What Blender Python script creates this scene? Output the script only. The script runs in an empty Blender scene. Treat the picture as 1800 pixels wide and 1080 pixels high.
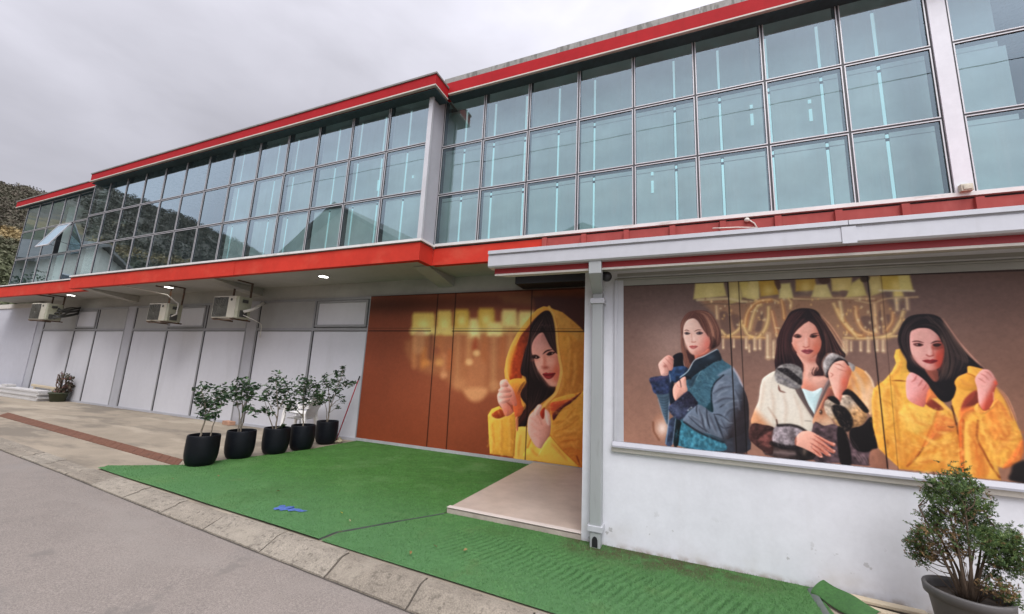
import bpy, bmesh, math, random
import numpy as np
from mathutils import Vector, Matrix
random.seed(7); RNG = np.random.default_rng(11)
C = bpy.context.scene.collection
R_ = math.radians

# ---------------------------------------------------------------- camera model
FPX = 700.104; YAW, PITCH, ROLL = -0.40139, 0.170467, 0.047069; EYE = 1.6
def cam_axes():
    f = np.array([math.sin(YAW)*math.cos(PITCH), math.cos(YAW)*math.cos(PITCH), math.sin(PITCH)])
    r = np.array([math.cos(YAW), -math.sin(YAW), 0.0]); u = np.cross(r, f)
    c, s = math.cos(ROLL), math.sin(ROLL)
    return np.array([c*r + s*u, -s*r + c*u, f])
CAX = cam_axes()
def ray(x, y):
    return CAX.T @ np.array([(x-900)/FPX, -(y-540)/FPX, 1.0])
def on_y(x, y, Y):
    d = ray(x, y); return np.array([0, 0, EYE]) + d*(Y/d[1])
def on_z(x, y, z=0.0):
    d = ray(x, y); return np.array([0, 0, EYE]) + d*((z-EYE)/d[2])
def beside(x, y, c, off=0.0):
    """point of the sight line at the horizontal distance of c (plus off)"""
    d = ray(x, y); n = np.array([c[0], c[1], 0.0]); L = np.hypot(*n[:2]); n /= L
    return np.array([0, 0, EYE]) + d*((L+off)/(d @ n))

# ---------------------------------------------------------------- objects
def tag(o, label=None, cat=None, group=None, kind=None):
    if label: o['label'] = label
    if cat: o['category'] = cat
    if group: o['group'] = group
    if kind: o['kind'] = kind
    return o
def thing(name, loc, label, cat, group=None):
    o = bpy.data.objects.new(name, None); C.objects.link(o); o.location = loc
    o.empty_display_size = 0.1
    return tag(o, label, cat, group)
def base_of(p):
    v = Vector((0, 0, 0))
    while p is not None:
        v = v + p.location; p = p.parent
    return v
def copy_tree(o, parent=None):
    c = o.copy(); C.objects.link(c)
    if parent is not None: c.parent = parent
    for ch in list(o.children): copy_tree(ch, c)
    return c

class MB:
    """collects faces in world coordinates; build() links them as one mesh object"""
    def __init__(s): s.v = []; s.f = []; s.sm = []
    def add(s, vs, fs, smooth=False):
        b = len(s.v); s.v += [tuple(map(float, p)) for p in vs]
        for f in fs: s.f.append([b+i for i in f]); s.sm.append(smooth)
        return s
    def box(s, x0, x1, y0, y1, z0, z1):
        vs = [(x0,y0,z0),(x1,y0,z0),(x1,y1,z0),(x0,y1,z0),(x0,y0,z1),(x1,y0,z1),(x1,y1,z1),(x0,y1,z1)]
        return s.add(vs, [(0,3,2,1),(4,5,6,7),(0,1,5,4),(1,2,6,5),(2,3,7,6),(3,0,4,7)])
    def obox(s, c, ax, ay, az):
        """box from a centre and three half vectors"""
        c, ax, ay, az = map(np.array, (c, ax, ay, az)); vs = []
        for k in (-1, 1):
            for i, j in ((-1,-1),(1,-1),(1,1),(-1,1)): vs.append(c + i*ax + j*ay + k*az)
        return s.add(vs, [(0,3,2,1),(4,5,6,7),(0,1,5,4),(1,2,6,5),(2,3,7,6),(3,0,4,7)])
    def prism(s, poly, axis, a, b):
        """polygon in the two other axes, extruded along axis"""
        n = len(poly)
        def P(p, t):
            return {'x': (t, p[0], p[1]), 'y': (p[0], t, p[1]), 'z': (p[0], p[1], t)}[axis]
        vs = [P(p, a) for p in poly] + [P(p, b) for p in poly]
        fs = [list(range(n))[::-1], [n+i for i in range(n)]] + [(i, (i+1) % n, n+(i+1) % n, n+i) for i in range(n)]
        return s.add(vs, fs)
    def tube(s, pts, r, n=8, smooth=True):
        pts = [np.array(p, float) for p in pts]; rs = r if hasattr(r, '__len__') else [r]*len(pts)
        vs = []; fs = []
        t0 = pts[1]-pts[0]; up = np.array([0, 0, 1.0]) if abs(t0[2]) < 0.9*np.linalg.norm(t0) else np.array([1.0, 0, 0])
        for i, p in enumerate(pts):
            t = pts[min(i+1, len(pts)-1)] - pts[max(i-1, 0)]; t = t/(np.linalg.norm(t)+1e-9)
            a = np.cross(up, t); a /= np.linalg.norm(a)+1e-9; b = np.cross(t, a); up = b
            for k in range(n):
                w = 2*math.pi*k/n; vs.append(p + rs[i]*(math.cos(w)*a + math.sin(w)*b))
        for i in range(len(pts)-1):
            for k in range(n):
                fs.append((i*n+k, i*n+(k+1) % n, (i+1)*n+(k+1) % n, (i+1)*n+k))
        fs.append(list(range(n))[::-1]); fs.append([(len(pts)-1)*n+k for k in range(n)])
        return s.add(vs, fs, smooth)
    def lathe(s, prof, c, n=32, smooth=True, cap=True):
        vs = []; fs = []
        for r, z in prof:
            for k in range(n):
                w = 2*math.pi*k/n; vs.append((c[0]+r*math.cos(w), c[1]+r*math.sin(w), c[2]+z))
        for i in range(len(prof)-1):
            for k in range(n):
                fs.append((i*n+k, i*n+(k+1) % n, (i+1)*n+(k+1) % n, (i+1)*n+k))
        if cap: fs.append(list(range(n))[::-1]); fs.append([(len(prof)-1)*n+k for k in range(n)])
        return s.add(vs, fs, smooth)
    def grid(s, P, smooth=True):
        """P[i][j] points"""
        n, m = len(P), len(P[0]); vs = [p for row in P for p in row]
        return s.add(vs, [(i*m+j, i*m+j+1, (i+1)*m+j+1, (i+1)*m+j) for i in range(n-1) for j in range(m-1)], smooth)
    def ball(s, c, rx, ry=None, rz=None, n=12, m=8, jit=0):
        ry = ry or rx; rz = rz or rx; vs = []; fs = []
        for i in range(m+1):
            t = math.pi*i/m
            for k in range(n):
                w = 2*math.pi*k/n; q = 1+jit*(random.random()-.5)
                vs.append((c[0]+q*rx*math.sin(t)*math.cos(w), c[1]+q*ry*math.sin(t)*math.sin(w), c[2]-q*rz*math.cos(t)))
        for i in range(m):
            for k in range(n): fs.append((i*n+k, i*n+(k+1) % n, (i+1)*n+(k+1) % n, (i+1)*n+k))
        return s.add(vs, fs, True)
    def build(s, name, mat, parent=None, bevel=0, seg=2, label=None):
        me = bpy.data.meshes.new(name); off = base_of(parent)
        me.from_pydata([(x-off.x, y-off.y, z-off.z) for x, y, z in s.v], [], s.f)
        me.polygons.foreach_set('use_smooth', s.sm); me.materials.append(mat); me.update()
        o = bpy.data.objects.new(name, me); C.objects.link(o)
        if parent is not None: o.parent = parent
        if bevel:
            m = o.modifiers.new('edge', 'BEVEL'); m.width = bevel; m.segments = seg; m.limit_method = 'ANGLE'
            m.angle_limit = R_(40)
        if label: o['label'] = label
        return o

def np_mesh(name, V, F, mat, parent=None, smooth=False, cols=None):
    """big mesh from arrays; F is (n,3) or (n,4)"""
    off = base_of(parent); V = np.asarray(V, np.float32) - np.array([off.x, off.y, off.z], np.float32)
    F = np.asarray(F, np.int32); k = F.shape[1]; me = bpy.data.meshes.new(name)
    me.vertices.add(len(V)); me.vertices.foreach_set('co', V.ravel())
    me.loops.add(F.size); me.loops.foreach_set('vertex_index', F.ravel())
    me.polygons.add(len(F)); me.polygons.foreach_set('loop_start', np.arange(0, F.size, k, dtype=np.int32))
    me.polygons.foreach_set('use_smooth', np.full(len(F), smooth))
    me.update(calc_edges=True); me.validate()
    if cols is not None:
        a = me.color_attributes.new('print', 'FLOAT_COLOR', 'POINT')
        a.data.foreach_set('color', np.c_[cols, np.ones(len(cols))].astype(np.float32).ravel())
    me.materials.append(mat); o = bpy.data.objects.new(name, me); C.objects.link(o)
    if parent is not None: o.parent = parent
    return o

# ---------------------------------------------------------------- materials
def lin(c):
    c = np.asarray(c, float)/255.0
    return np.where(c <= 0.04045, c/12.92, ((c+0.055)/1.055)**2.4)
class Mat:
    def __init__(s, name, color=(.5,.5,.5), rough=.6, metal=0.0, spec=.5):
        m = bpy.data.materials.new(name); m.use_nodes = True; s.m = m; s.nt = m.node_tree
        s.b = s.nt.nodes['Principled BSDF']; s.b.inputs['Roughness'].default_value = rough
        s.b.inputs['Metallic'].default_value = metal; s.b.inputs['Specular IOR Level'].default_value = spec
        s.col = s.nt.nodes.new('ShaderNodeRGB'); s.col.outputs[0].default_value = (*color, 1)
        s.out = s.col.outputs[0]; s.geo = s.nt.nodes.new('ShaderNodeNewGeometry'); s.h = None; s.link()
    def n(s, t, **kw):
        x = s.nt.nodes.new(t)
        for k, v in kw.items(): setattr(x, k, v)
        return x
    def link(s): s.nt.links.new(s.out, s.b.inputs['Base Color'])
    def vec(s, scale=(1, 1, 1)):
        mp = s.n('ShaderNodeMapping'); mp.inputs['Scale'].default_value = scale
        s.nt.links.new(s.geo.outputs['Position'], mp.inputs['Vector']); return mp.outputs[0]
    def noise(s, scale, detail=6, rough=.6, stretch=(1, 1, 1)):
        x = s.n('ShaderNodeTexNoise'); x.inputs['Scale'].default_value = scale
        x.inputs['Detail'].default_value = detail; x.inputs['Roughness'].default_value = rough
        s.nt.links.new(s.vec(stretch), x.inputs['Vector']); return x.outputs['Fac']
    def ramp(s, fac, a, b, lo=0.0, hi=1.0):
        r = s.n('ShaderNodeMapRange'); r.inputs['From Min'].default_value = a; r.inputs['From Max'].default_value = b
        r.inputs['To Min'].default_value = lo; r.inputs['To Max'].default_value = hi; r.interpolation_type = 'SMOOTHSTEP'
        s.nt.links.new(fac, r.inputs['Value']); return r.outputs[0]
    def math(s, op, a, b):
        x = s.n('ShaderNodeMath', operation=op)
        for i, q in enumerate((a, b)):
            if isinstance(q, (int, float)): x.inputs[i].default_value = q
            else: s.nt.links.new(q, x.inputs[i])
        return x.outputs[0]
    def mix(s, fac, color):
        x = s.n('ShaderNodeMix', data_type='RGBA')
        if isinstance(fac, (int, float)): x.inputs[0].default_value = fac
        else: s.nt.links.new(fac, x.inputs[0])
        s.nt.links.new(s.out, x.inputs[6])
        if hasattr(color, '__len__'): x.inputs[7].default_value = (*color, 1)
        else: s.nt.links.new(color, x.inputs[7])
        s.out = x.outputs[2]; s.link(); return s
    def vary(s, scale, amt, detail=6, stretch=(1, 1, 1), rough=.6):
        """multiply colour by 1 +- amt"""
        f = s.ramp(s.noise(scale, detail, rough, stretch), .25, .75, 1-amt, 1+amt)
        x = s.n('ShaderNodeMix', data_type='RGBA', blend_type='MULTIPLY'); x.inputs[0].default_value = 1
        s.nt.links.new(s.out, x.inputs[6]); s.nt.links.new(f, x.inputs[7]); s.out = x.outputs[2]; s.link(); return s
    def stain(s, scale, a, b, color, amt=1.0, detail=8, stretch=(1, 1, 1), mask=None, rough=.6):
        f = s.ramp(s.noise(scale, detail, rough, stretch), a, b, 0, amt)
        if mask is not None: f = s.math('MULTIPLY', f, mask)
        return s.mix(f, color)
    def band(s, axis, a, b):
        """1 at coordinate a falling to 0 at b"""
        sp = s.n('ShaderNodeSeparateXYZ'); s.nt.links.new(s.geo.outputs['Position'], sp.inputs[0])
        return s.ramp(sp.outputs[axis], a, b, 1, 0)
    def bump(s, scale, strength, dist=.01, detail=8, stretch=(1, 1, 1), rough=.6):
        bp = s.n('ShaderNodeBump'); bp.inputs['Strength'].default_value = strength; bp.inputs['Distance'].default_value = dist
        s.nt.links.new(s.noise(scale, detail, rough, stretch), bp.inputs['Height'])
        if s.h is not None: s.nt.links.new(s.h, bp.inputs['Normal'])
        s.h = bp.outputs[0]; s.nt.links.new(s.h, s.b.inputs['Normal']); return s
    def island(s, c2, lo=0., hi=1.):
        f = s.ramp(s.geo.outputs['Random Per Island'], lo, hi); return s.mix(f, c2)
def simple(name, color, rough=.6, metal=0., spec=.5, vary=.06, vs=6., bump=0., bs=60.):
    m = Mat(name, color, rough, metal, spec)
    if vary: m.vary(vs, vary).vary(vs*9, vary*.6)
    if bump: m.bump(bs, bump, .004)
    return m.m

M = {}
# wall paint: broad unevenness, faint runs, dirt splashed up from the ground, chips near the base
m = Mat('wall_paint', (.655, .665, .70), .62); m.vary(.9, .05).vary(7, .035).vary(30, .02)
m.stain(7, .38, .62, (.27, .21, .15), .85, mask=m.band(2, .0, .075)); m.stain(3, .45, .75, (.44, .41, .36), .55, mask=m.band(2, .02, .30))
m.stain(9, .66, .69, (.30, .29, .28), .7, mask=m.band(2, .1, .5), detail=3)
m.stain(1.6, .52, .8, (.55, .55, .56), .35, stretch=(3, 3, .25)); m.bump(90, .10, .003); M['wall'] = m.m
m = Mat('pier_paint', (.40, .405, .435), .55); m.vary(1.4, .06).vary(14, .03)
m.stain(2, .5, .8, (.32, .32, .33), .4, stretch=(4, 4, .3)); m.bump(90, .06, .002); M['pier'] = m.m
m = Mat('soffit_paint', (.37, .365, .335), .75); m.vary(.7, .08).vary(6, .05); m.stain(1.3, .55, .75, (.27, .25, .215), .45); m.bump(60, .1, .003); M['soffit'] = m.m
m = Mat('red_paint', (.54, .040, .024), .7, spec=.15); m.vary(.8, .10).vary(9, .05); m.stain(1.1, .5, .75, (.62, .115, .07), .55, stretch=(1, 1, 2)); m.stain(2.2, .56, .75, (.42, .03, .025), .4, stretch=(4, 4, .4)); M['red'] = m.m
m = Mat('cornice_paint', (.36, .014, .018), .7, spec=.12); m.vary(.7, .1).vary(9, .05); m.stain(3, .55, .8, (.27, .015, .016), .5, stretch=(3, 3, .3)); M['cornice'] = m.m
m = Mat('faded_red_sheet', (.33, .068, .060), .7, spec=.2); m.vary(.9, .12).vary(8, .06); m.stain(2, .5, .8, (.46, .16, .14), .5, stretch=(2, 2, .5)); M['faded'] = m.m
m = Mat('deep_red_board', (.30, .018, .022), .55); m.vary(2, .1); M['deepred'] = m.m
m = Mat('weathered_concrete', (.285, .28, .26), .85); m.vary(4, .14).vary(30, .1); m.stain(6, .48, .62, (.13, .125, .11), .8, stretch=(2, 2, .35)); m.bump(50, .3, .006); M['parapet'] = m.m
M['alu'] = simple('light_aluminium', (.52, .52, .535), .42, .25, vary=.05, vs=3)
M['sill'] = Mat('sill_sheet', (.66, .65, .63), .5).vary(3, .07).stain(3, .55, .72, (.36, .33, .28), .6, stretch=(1, 1, 3)).m
M['head'] = Mat('shaded_head_grey', (.30, .30, .275), .6).vary(1.2, .1).vary(9, .05).m  # canopy shade on the wall band and frame top put into the grey
M['edge'] = Mat('dark_roof_edge', (.20, .19, .175), .7).vary(2, .15).stain(5, .5, .7, (.10, .095, .085), .6, stretch=(2, 2, .4)).m
M['sillgrey'] = simple('window_sill_sheet', (.36, .365, .40), .45, .1, vary=.06, vs=2)
M['gasket'] = simple('dark_gasket', (.028, .028, .032), .5, vary=.05)
M['greyframe'] = simple('grey_window_frame', (.27, .275, .285), .45, .1, vary=.05)
m = Mat('lilac_panel', (.56, .565, .60), .45); m.vary(.6, .05).vary(11, .02); m.stain(1.1, .5, .8, (.44, .445, .465), .5, stretch=(2, 2, .4)); M['panel'] = m.m
m = Mat('upper_panel', (.335, .335, .33), .4); m.vary(.8, .08).vary(5, .04); M['upanel'] = m.m
m = Mat('gutter_sheet', (.50, .51, .54), .38, .15); m.vary(.8, .05).vary(12, .03); m.stain(2.5, .55, .8, (.40, .40, .41), .4, stretch=(5, 5, .3)); M['gutter'] = m.m
M['pipe'] = Mat('pipe_sheet', (.34, .36, .36), .4, .15).vary(1.2, .08, stretch=(1, 1, .4)).stain(4, .58, .75, (.20, .205, .19), .6, stretch=(3, 3, .4)).m
m = Mat('stone_plinth', (.40, .40, .41), .6); m.vary(3, .1).vary(40, .08); M['plinth'] = m.m
M['black'] = simple('black_sheet', (.012, .012, .014), .5, vary=.1)
M['beige'] = simple('beige_soffit_board', (.52, .49, .44), .7, vary=.08, vs=3)
M['sidepanel'] = Mat('grey_sandwich_panel', (.46, .465, .51), .45).vary(.5, .05).vary(6, .03).m
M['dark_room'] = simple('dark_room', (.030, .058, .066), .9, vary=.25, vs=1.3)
m = Mat('screen_board', (.66, .67, .64), .7); m.vary(.6, .14).vary(2.5, .08); m.stain(.5, .5, .75, (.55, .62, .62), .6); M['screen'] = m.m
m = Mat('strip_lamp', (.6, .9, .9), .5); m.b.inputs['Emission Color'].default_value = (.78, .97, .98, 1); m.b.inputs['Emission Strength'].default_value = .24; M['strip'] = m.m
m = Mat('downlight_lens', (.9, .9, .9), .4); m.b.inputs['Emission Color'].default_value = (1, .98, .92, 1); m.b.inputs['Emission Strength'].default_value = 9; M['lamp'] = m.m

# tinted sun-control glass: reflection rises towards grazing view, the rest passes tinted
def glass(name, tint, r0, r1, p, smear=.6):
    m = Mat(name); nt = m.nt; nt.nodes.remove(m.b)
    tr = m.n('ShaderNodeBsdfTransparent'); gl = m.n('ShaderNodeBsdfGlossy'); mx = m.n('ShaderNodeMixShader'); lw = m.n('ShaderNodeLayerWeight')
    df = m.n('ShaderNodeBsdfDiffuse'); mx2 = m.n('ShaderNodeMixShader'); df.inputs[0].default_value = (.42, .47, .48, 1)
    gl.inputs['Roughness'].default_value = .012; gl.inputs['Color'].default_value = (.72, .90, 1.0, 1); lw.inputs['Blend'].default_value = .5
    tr.inputs[0].default_value = (*tint, 1)
    f = m.math('MULTIPLY', m.math('POWER', lw.outputs['Facing'], p), r1); f = m.math('ADD', f, r0)
    nt.links.new(f, mx.inputs[0]); nt.links.new(tr.outputs[0], mx.inputs[1]); nt.links.new(gl.outputs[0], mx.inputs[2])
    dirt = m.math('MULTIPLY', m.ramp(m.noise(1.4, 7, .65, (5, 5, .35)), .45, .8, 0.02, .16), smear)   # dust and dried runs on the pane
    nt.links.new(dirt, mx2.inputs[0]); nt.links.new(mx.outputs[0], mx2.inputs[1]); nt.links.new(df.outputs[0], mx2.inputs[2])
    bp = m.n('ShaderNodeBump'); bp.inputs['Strength'].default_value = .05; bp.inputs['Distance'].default_value = .02
    nt.links.new(m.noise(.9, 2, .5), bp.inputs['Height']); nt.links.new(bp.outputs[0], gl.inputs['Normal'])
    nt.links.new(mx2.outputs[0], nt.nodes['Material Output'].inputs[0]); return m.m
M['glass'] = glass('tinted_glass', (.68, .85, .865), .11, 1.0, 2.0)

# ground
m = Mat('asphalt', (.218, .190, .168), .85); m.vary(.35, .08).vary(3, .06).vary(60, .15, 4).vary(140, .32, 3); m.stain(1.2, .55, .75, (.19, .18, .17), .5)
m.stain(.5, .5, .7, (.26, .235, .21), .6, stretch=(.5, 2, 1)); m.stain(26, .70, .74, (.09, .08, .07), .6, detail=3); m.stain(2.4, .62, .7, (.15, .135, .12), .5, detail=7); m.bump(220, .35, .004, 3); M['asphalt'] = m.m
m = Mat('old_concrete', (.285, .24, .18), .85); m.vary(.5, .14).vary(2.2, .10).vary(60, .08, 4)
m.stain(.55, .47, .60, (.150, .128, .100), .8, stretch=(.6, 1.6, 1)); m.stain(.8, .53, .64, (.40, .345, .265), .65, stretch=(.45, 1.5, 1)); m.stain(14, .66, .72, (.15, .13, .1), .5, detail=3); m.bump(70, .25, .005); M['concrete'] = m.m
m = Mat('kerb_concrete', (.225, .195, .155), .9); m.island((.27, .24, .195)); m.vary(1.3, .12).vary(9, .12).vary(90, .28, 3); m.stain(22, .54, .66, (.11, .095, .075), .75, detail=5); m.stain(2.2, .52, .7, (.31, .275, .22), .6)
m.bump(110, .8, .006, 4).bump(25, .5, .012); M['kerb'] = m.m
M['joint'] = simple('dark_joint', (.07, .06, .05), .95, vary=.2)
m = Mat('rusty_grate', (.150, .062, .034), .85); m.vary(3, .2).vary(40, .2); m.stain(3, .5, .65, (.085, .042, .026), .6); m.bump(60, .4, .004); M['rust'] = m.m
m = Mat('entrance_tile', (.40, .33, .28), .42); m.vary(.9, .12).vary(5, .09).vary(60, .05); m.stain(2.2, .6, .75, (.52, .46, .41), .5); m.stain(1.4, .52, .7, (.34, .285, .24), .5); M['tile'] = m.m
m = Mat('tile_edge', (.40, .345, .295), .5); m.vary(3, .1).vary(30, .08); m.stain(4, .5, .7, (.27, .23, .19), .6); M['tileedge'] = m.m
m = Mat('artificial_grass', (.056, .158, .032), .8, spec=.2); m.vary(.7, .16).vary(3, .12).vary(14, .16, 4).vary(45, .30, 3).vary(320, .35, 2)
m.mix(m.math('MULTIPLY', m.band(1, 2.9, 5.2), .85), (.112, .255, .105)); m.stain(1.3, .48, .72, (.135, .275, .095), .55); m.stain(.9, .52, .75, (.062, .120, .030), .5); m.stain(2.6, .56, .72, (.11, .155, .055), .35)
m.stain(5, .34, .56, (.080, .066, .034), .95, mask=m.math('MULTIPLY', m.ramp(m.band(1, 3.72, 4.25), 1, 0), m.math('MULTIPLY', m.band(0, .1, 1.0), m.ramp(m.band(0, -1.25, -.9), 1, 0))))
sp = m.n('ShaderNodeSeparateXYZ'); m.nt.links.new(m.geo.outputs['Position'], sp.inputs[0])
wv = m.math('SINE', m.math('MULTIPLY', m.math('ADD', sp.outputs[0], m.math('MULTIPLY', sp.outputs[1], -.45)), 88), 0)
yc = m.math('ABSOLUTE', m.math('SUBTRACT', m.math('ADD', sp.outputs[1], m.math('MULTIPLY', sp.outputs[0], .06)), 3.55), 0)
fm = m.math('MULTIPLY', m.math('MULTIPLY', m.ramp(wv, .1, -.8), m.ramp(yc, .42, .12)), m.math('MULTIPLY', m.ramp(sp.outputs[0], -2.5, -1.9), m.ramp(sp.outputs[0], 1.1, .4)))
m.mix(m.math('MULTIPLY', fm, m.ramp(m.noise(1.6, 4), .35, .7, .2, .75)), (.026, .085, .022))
m.bump(260, 1.0, .012, 3).bump(30, .35, .012); M['turf'] = m.m
m = Mat('grass_blade', (.062, .175, .036), .75, spec=.2); m.island((.13, .27, .09), .35, 1); m.mix(m.math('MULTIPLY', m.band(1, 2.9, 5.2), .6), (.115, .265, .11)); m.vary(.8, .15).vary(12, .2); M['blade'] = m.m
m = Mat('turf_backing', (.10, .115, .105), .8); m.vary(12, .15); M['backing'] = m.m
m = Mat('hill_scrub', (.125, .110, .086), .95); m.vary(.03, .25).vary(.25, .30); m.stain(.02, .46, .6, (.060, .072, .032), .85); m.stain(.035, .58, .66, (.22, .165, .075), .7, stretch=(1, 1, 3)); m.bump(.4, 1., 1.5); M['hill'] = m.m
m = Mat('scrub_leaf', (.095, .090, .060), .9); m.island((.138, .115, .088), .3, 1); m.vary(.03, .35); m.mix(m.math('MULTIPLY', m.band(2, 12, 34), .7), (.085, .105, .045)); m.mix(m.math('MULTIPLY', m.ramp(m.band(2, 23, 25), 1, 0), m.band(2, 27, 29)), (.30, .225, .105)); M['scrub'] = m.m
M['far_ground'] = simple('far_ground', (.16, .145, .10), .95, vary=.25, vs=.05)
# ================================================================ the ground
def kerb_back(x): return 2.94 - .045*(x+1) + .0012*(x+1)**2 if x > -20 else 2.94 + .045*19 + .0012*361 + .07*(-20-x)
def rise(x): return 0.0        # the forecourt is level
def road_z(x): return -.135 + .10*min(max(-x/8, 0), 1) + rise(x)
KW = .275
xs = [9, 6, 4, 2, 1, 0] + [-1*i for i in range(1, 30)] + [-32, -36, -42, -50, -60]
b = MB(); b.grid([[(x, kerb_back(x)-.02, rise(x)), (x, kerb_back(x)+.6, rise(x)), (x, 5.2, rise(x)), (x, 7.32, rise(x))] for x in xs][::-1], False)
tag(b.build('pavement', M['concrete']), kind='structure')
b = MB(); b.grid([[(x, y if y < 2 else kerb_back(x)-KW+.03, road_z(x)-(.02 if y < 0 else 0)) for y in (-6, -3, 0, 1, 2.5)] for x in ([24, 14]+xs+[-90])][::-1], False)
tag(b.build('road', M['asphalt']), kind='structure')
# kerb: sloping stones with open joints on a mortar bed
b = MB(); x = 4.2; k = 0
while x > -34:
    L = .86 + .05*math.sin(k*2.3); x0, x1 = x-L+.014, x
    rows = []
    dz = .004*math.sin(k*1.7); dy = .006*math.sin(k*3.1)
    for i in range(17):
        xx = x0 + (x1-x0)*i/16; e = .014 if i in (0, 16) else .004*random.random()
        yb = kerb_back(xx) + dy + .004*random.uniform(-1, 1); rz = road_z(xx); tz = rise(xx)+dz+.003
        rows.append([(xx, yb-KW-.004, rz-.06), (xx, yb-KW, rz+.018-e*.4), (xx, yb-KW+.03, rz+.030-e*.5), (xx, yb-.135, tz-.014-e*.5), (xx, yb-.105, tz-e*.3), (xx, yb-.07, tz), (xx, yb, tz)])
    b.grid(rows, False)
    for r in (rows[0], rows[-1]): b.add(r+[(r[-1][0], r[-1][1], -.2), (r[0][0], r[0][1], -.2)], [list(range(9))])
    x -= L+.004; k += 1
tag(b.build('kerb', M['kerb']), kind='structure')
b = MB(); b.grid([[(x, kerb_back(x)-KW-.012, road_z(x)+.004), (x, kerb_back(x)-KW+.03, road_z(x)+.006), (x, kerb_back(x)-.13, rise(x)-.03), (x, kerb_back(x), rise(x)-.012)] for x in xs if -40 < x][::-1], False)
tag(b.build('kerb_bed', M['joint']), kind='structure')
b = MB(); b.grid([[(x, y, -.16 if abs(x) < 60 and -7 < y < 30 else -.3) for y in (-420, -160, -60, -20, -6, 8, 20, 60, 160, 420)] for x in (-460, -160, -61, -30, 0, 30, 60, 160, 420)][::-1], False)
tag(b.build('ground', M['far_ground']), kind='structure')
# rusted drain cover strip: two long edge bars and a plate of slotted sections
fA, fB = np.array([-7.12, 3.985]), np.array([-15.9, 4.62]); bA, bB = np.array([-7.5, 4.27]), np.array([-16.6, 4.99])
b = MB(); N = 70
for i in range(N):
    t0, t1 = i/N+.0003, (i+1)/N-.0003
    q = [fA+(fB-fA)*t1, fA+(fB-fA)*t0, bA+(bB-bA)*t0, bA+(bB-bA)*t1]
    z = .008+.0012*math.sin(i*2.7)
    b.add([(p[0], p[1], 0.) for p in q]+[(p[0], p[1], z) for p in q], [(0,3,2,1),(4,5,6,7),(0,1,5,4),(1,2,6,5),(2,3,7,6),(3,0,4,7)])
tag(b.build('drain_grate', M['rust']), kind='structure')

# hill: ridge heights by bearing, from the photo's skyline and its mirror image in the panes
AZ = [-90, -75, -60, -50, -42, -35, -30, -26, -23, -20, -18, -12, 0, 8, 12.9, 14, 15.2, 20, 30, 50]
EL = [.05, .09, .13, .165, .185, .205, .238, .262, .276, .286, .290, .31, .30, .27, .250, .2535, .250, .235, .2, .10]
def ridge(a): return float(np.interp(a, AZ, EL))
RR = np.concatenate([np.linspace(50, 300, 60), np.linspace(310, 460, 10)])
AA = np.linspace(-88, 48, 330)
lump = lambda x, y: (math.sin(x*.13+1.3*math.sin(y*.09))*math.sin(y*.11+1.7*math.sin(x*.07)) + .6*math.sin(x*.31+y*.23)*math.sin(y*.37-x*.19))
def hill_z(a, r):
    t = min(max((r-50)/215.0, 0), 1); s = t*t*(3-2*t)*.45+.55*t
    x, y = -r*math.cos(R_(a)), r*math.sin(R_(a))
    z = ridge(a)*265*s + 1.2*s + lump(x, y)*2.2*s*(1-.6*t)
    if r > 265: z -= (r-265)*.25
    return x, y, z
V = []
for a in AA:
    for r in RR: V.append(hill_z(a, r))
nR = len(RR); F = [(i*nR+j, (i+1)*nR+j, (i+1)*nR+j+1, i*nR+j+1) for i in range(len(AA)-1) for j in range(nR-1)]
tag(np_mesh('hill', V, F, M['hill'], smooth=True), kind='structure')
def leaf_cloud(centres, radii, counts, size, aspect=.5, flat=.0, rng=RNG, squash=1.0, shell=.4):
    """two-triangle leaves spread through clumps; returns V, F"""
    P = []; S = []
    for c, r, n in zip(centres, radii, counts):
        d = rng.normal(size=(n, 3)); d /= np.linalg.norm(d, axis=1)[:, None]
        q = d*(r*(shell+(1-shell)*rng.random(n))**.7)[:, None]; q[:, 2] *= squash
        P.append(np.asarray(c)+q); S.append(np.full(n, size)*rng.uniform(.6, 1.3, n))
    P = np.concatenate(P); S = np.concatenate(S); n = len(P)
    u = rng.normal(size=(n, 3)); u[:, 2] = u[:, 2]*(1-flat)-.25*flat; u /= np.linalg.norm(u, axis=1)[:, None]
    w = rng.normal(size=(n, 3)); w -= (w*u).sum(1)[:, None]*u; w /= np.linalg.norm(w, axis=1)[:, None]
    nn = np.cross(u, w)
    a = P - u*S[:, None]*.5; c = P + u*S[:, None]*.5
    m1 = P + w*(S*aspect*.5)[:, None] + nn*(S*.10)[:, None]; m2 = P - w*(S*aspect*.5)[:, None] + nn*(S*.10)[:, None]
    V = np.stack([a, m1, c, m2], 1).reshape(-1, 3); i = np.arange(n)*4
    return V, np.stack([i, i+1, i+2, i+3], 1)
cs = []; rs = []; ns = []
for k in range(3600):
    a = random.uniform(9, 19) if k % 2 else random.uniform(-44, -14); r = random.uniform(75, 268)
    x, y, z = hill_z(a, r); s = random.uniform(1.0, 2.6)
    cs.append((x, y, z+s*.5)); rs.append(s); ns.append(55)
V, F = leaf_cloud(cs, rs, ns, .6, .8, squash=.7)
tag(np_mesh('hillside_scrub', V, F, M['scrub']), 'brown and dull green scrub covering the hillside behind the building', kind='stuff')

# ================================================================ the shop building
WY, LY, RY, FY = 7.29, 5.85, 6.28, 6.20           # ground-floor wall, the three glazed fronts
bld = thing('shop_building', (-8, 7.0, 0), 'long two-storey shop with red fascia bands and a glazed upper floor', 'building')
def part(b, name, mat, parent=None, **k): return b.build(name, mat, parent or bld, **k)
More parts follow.
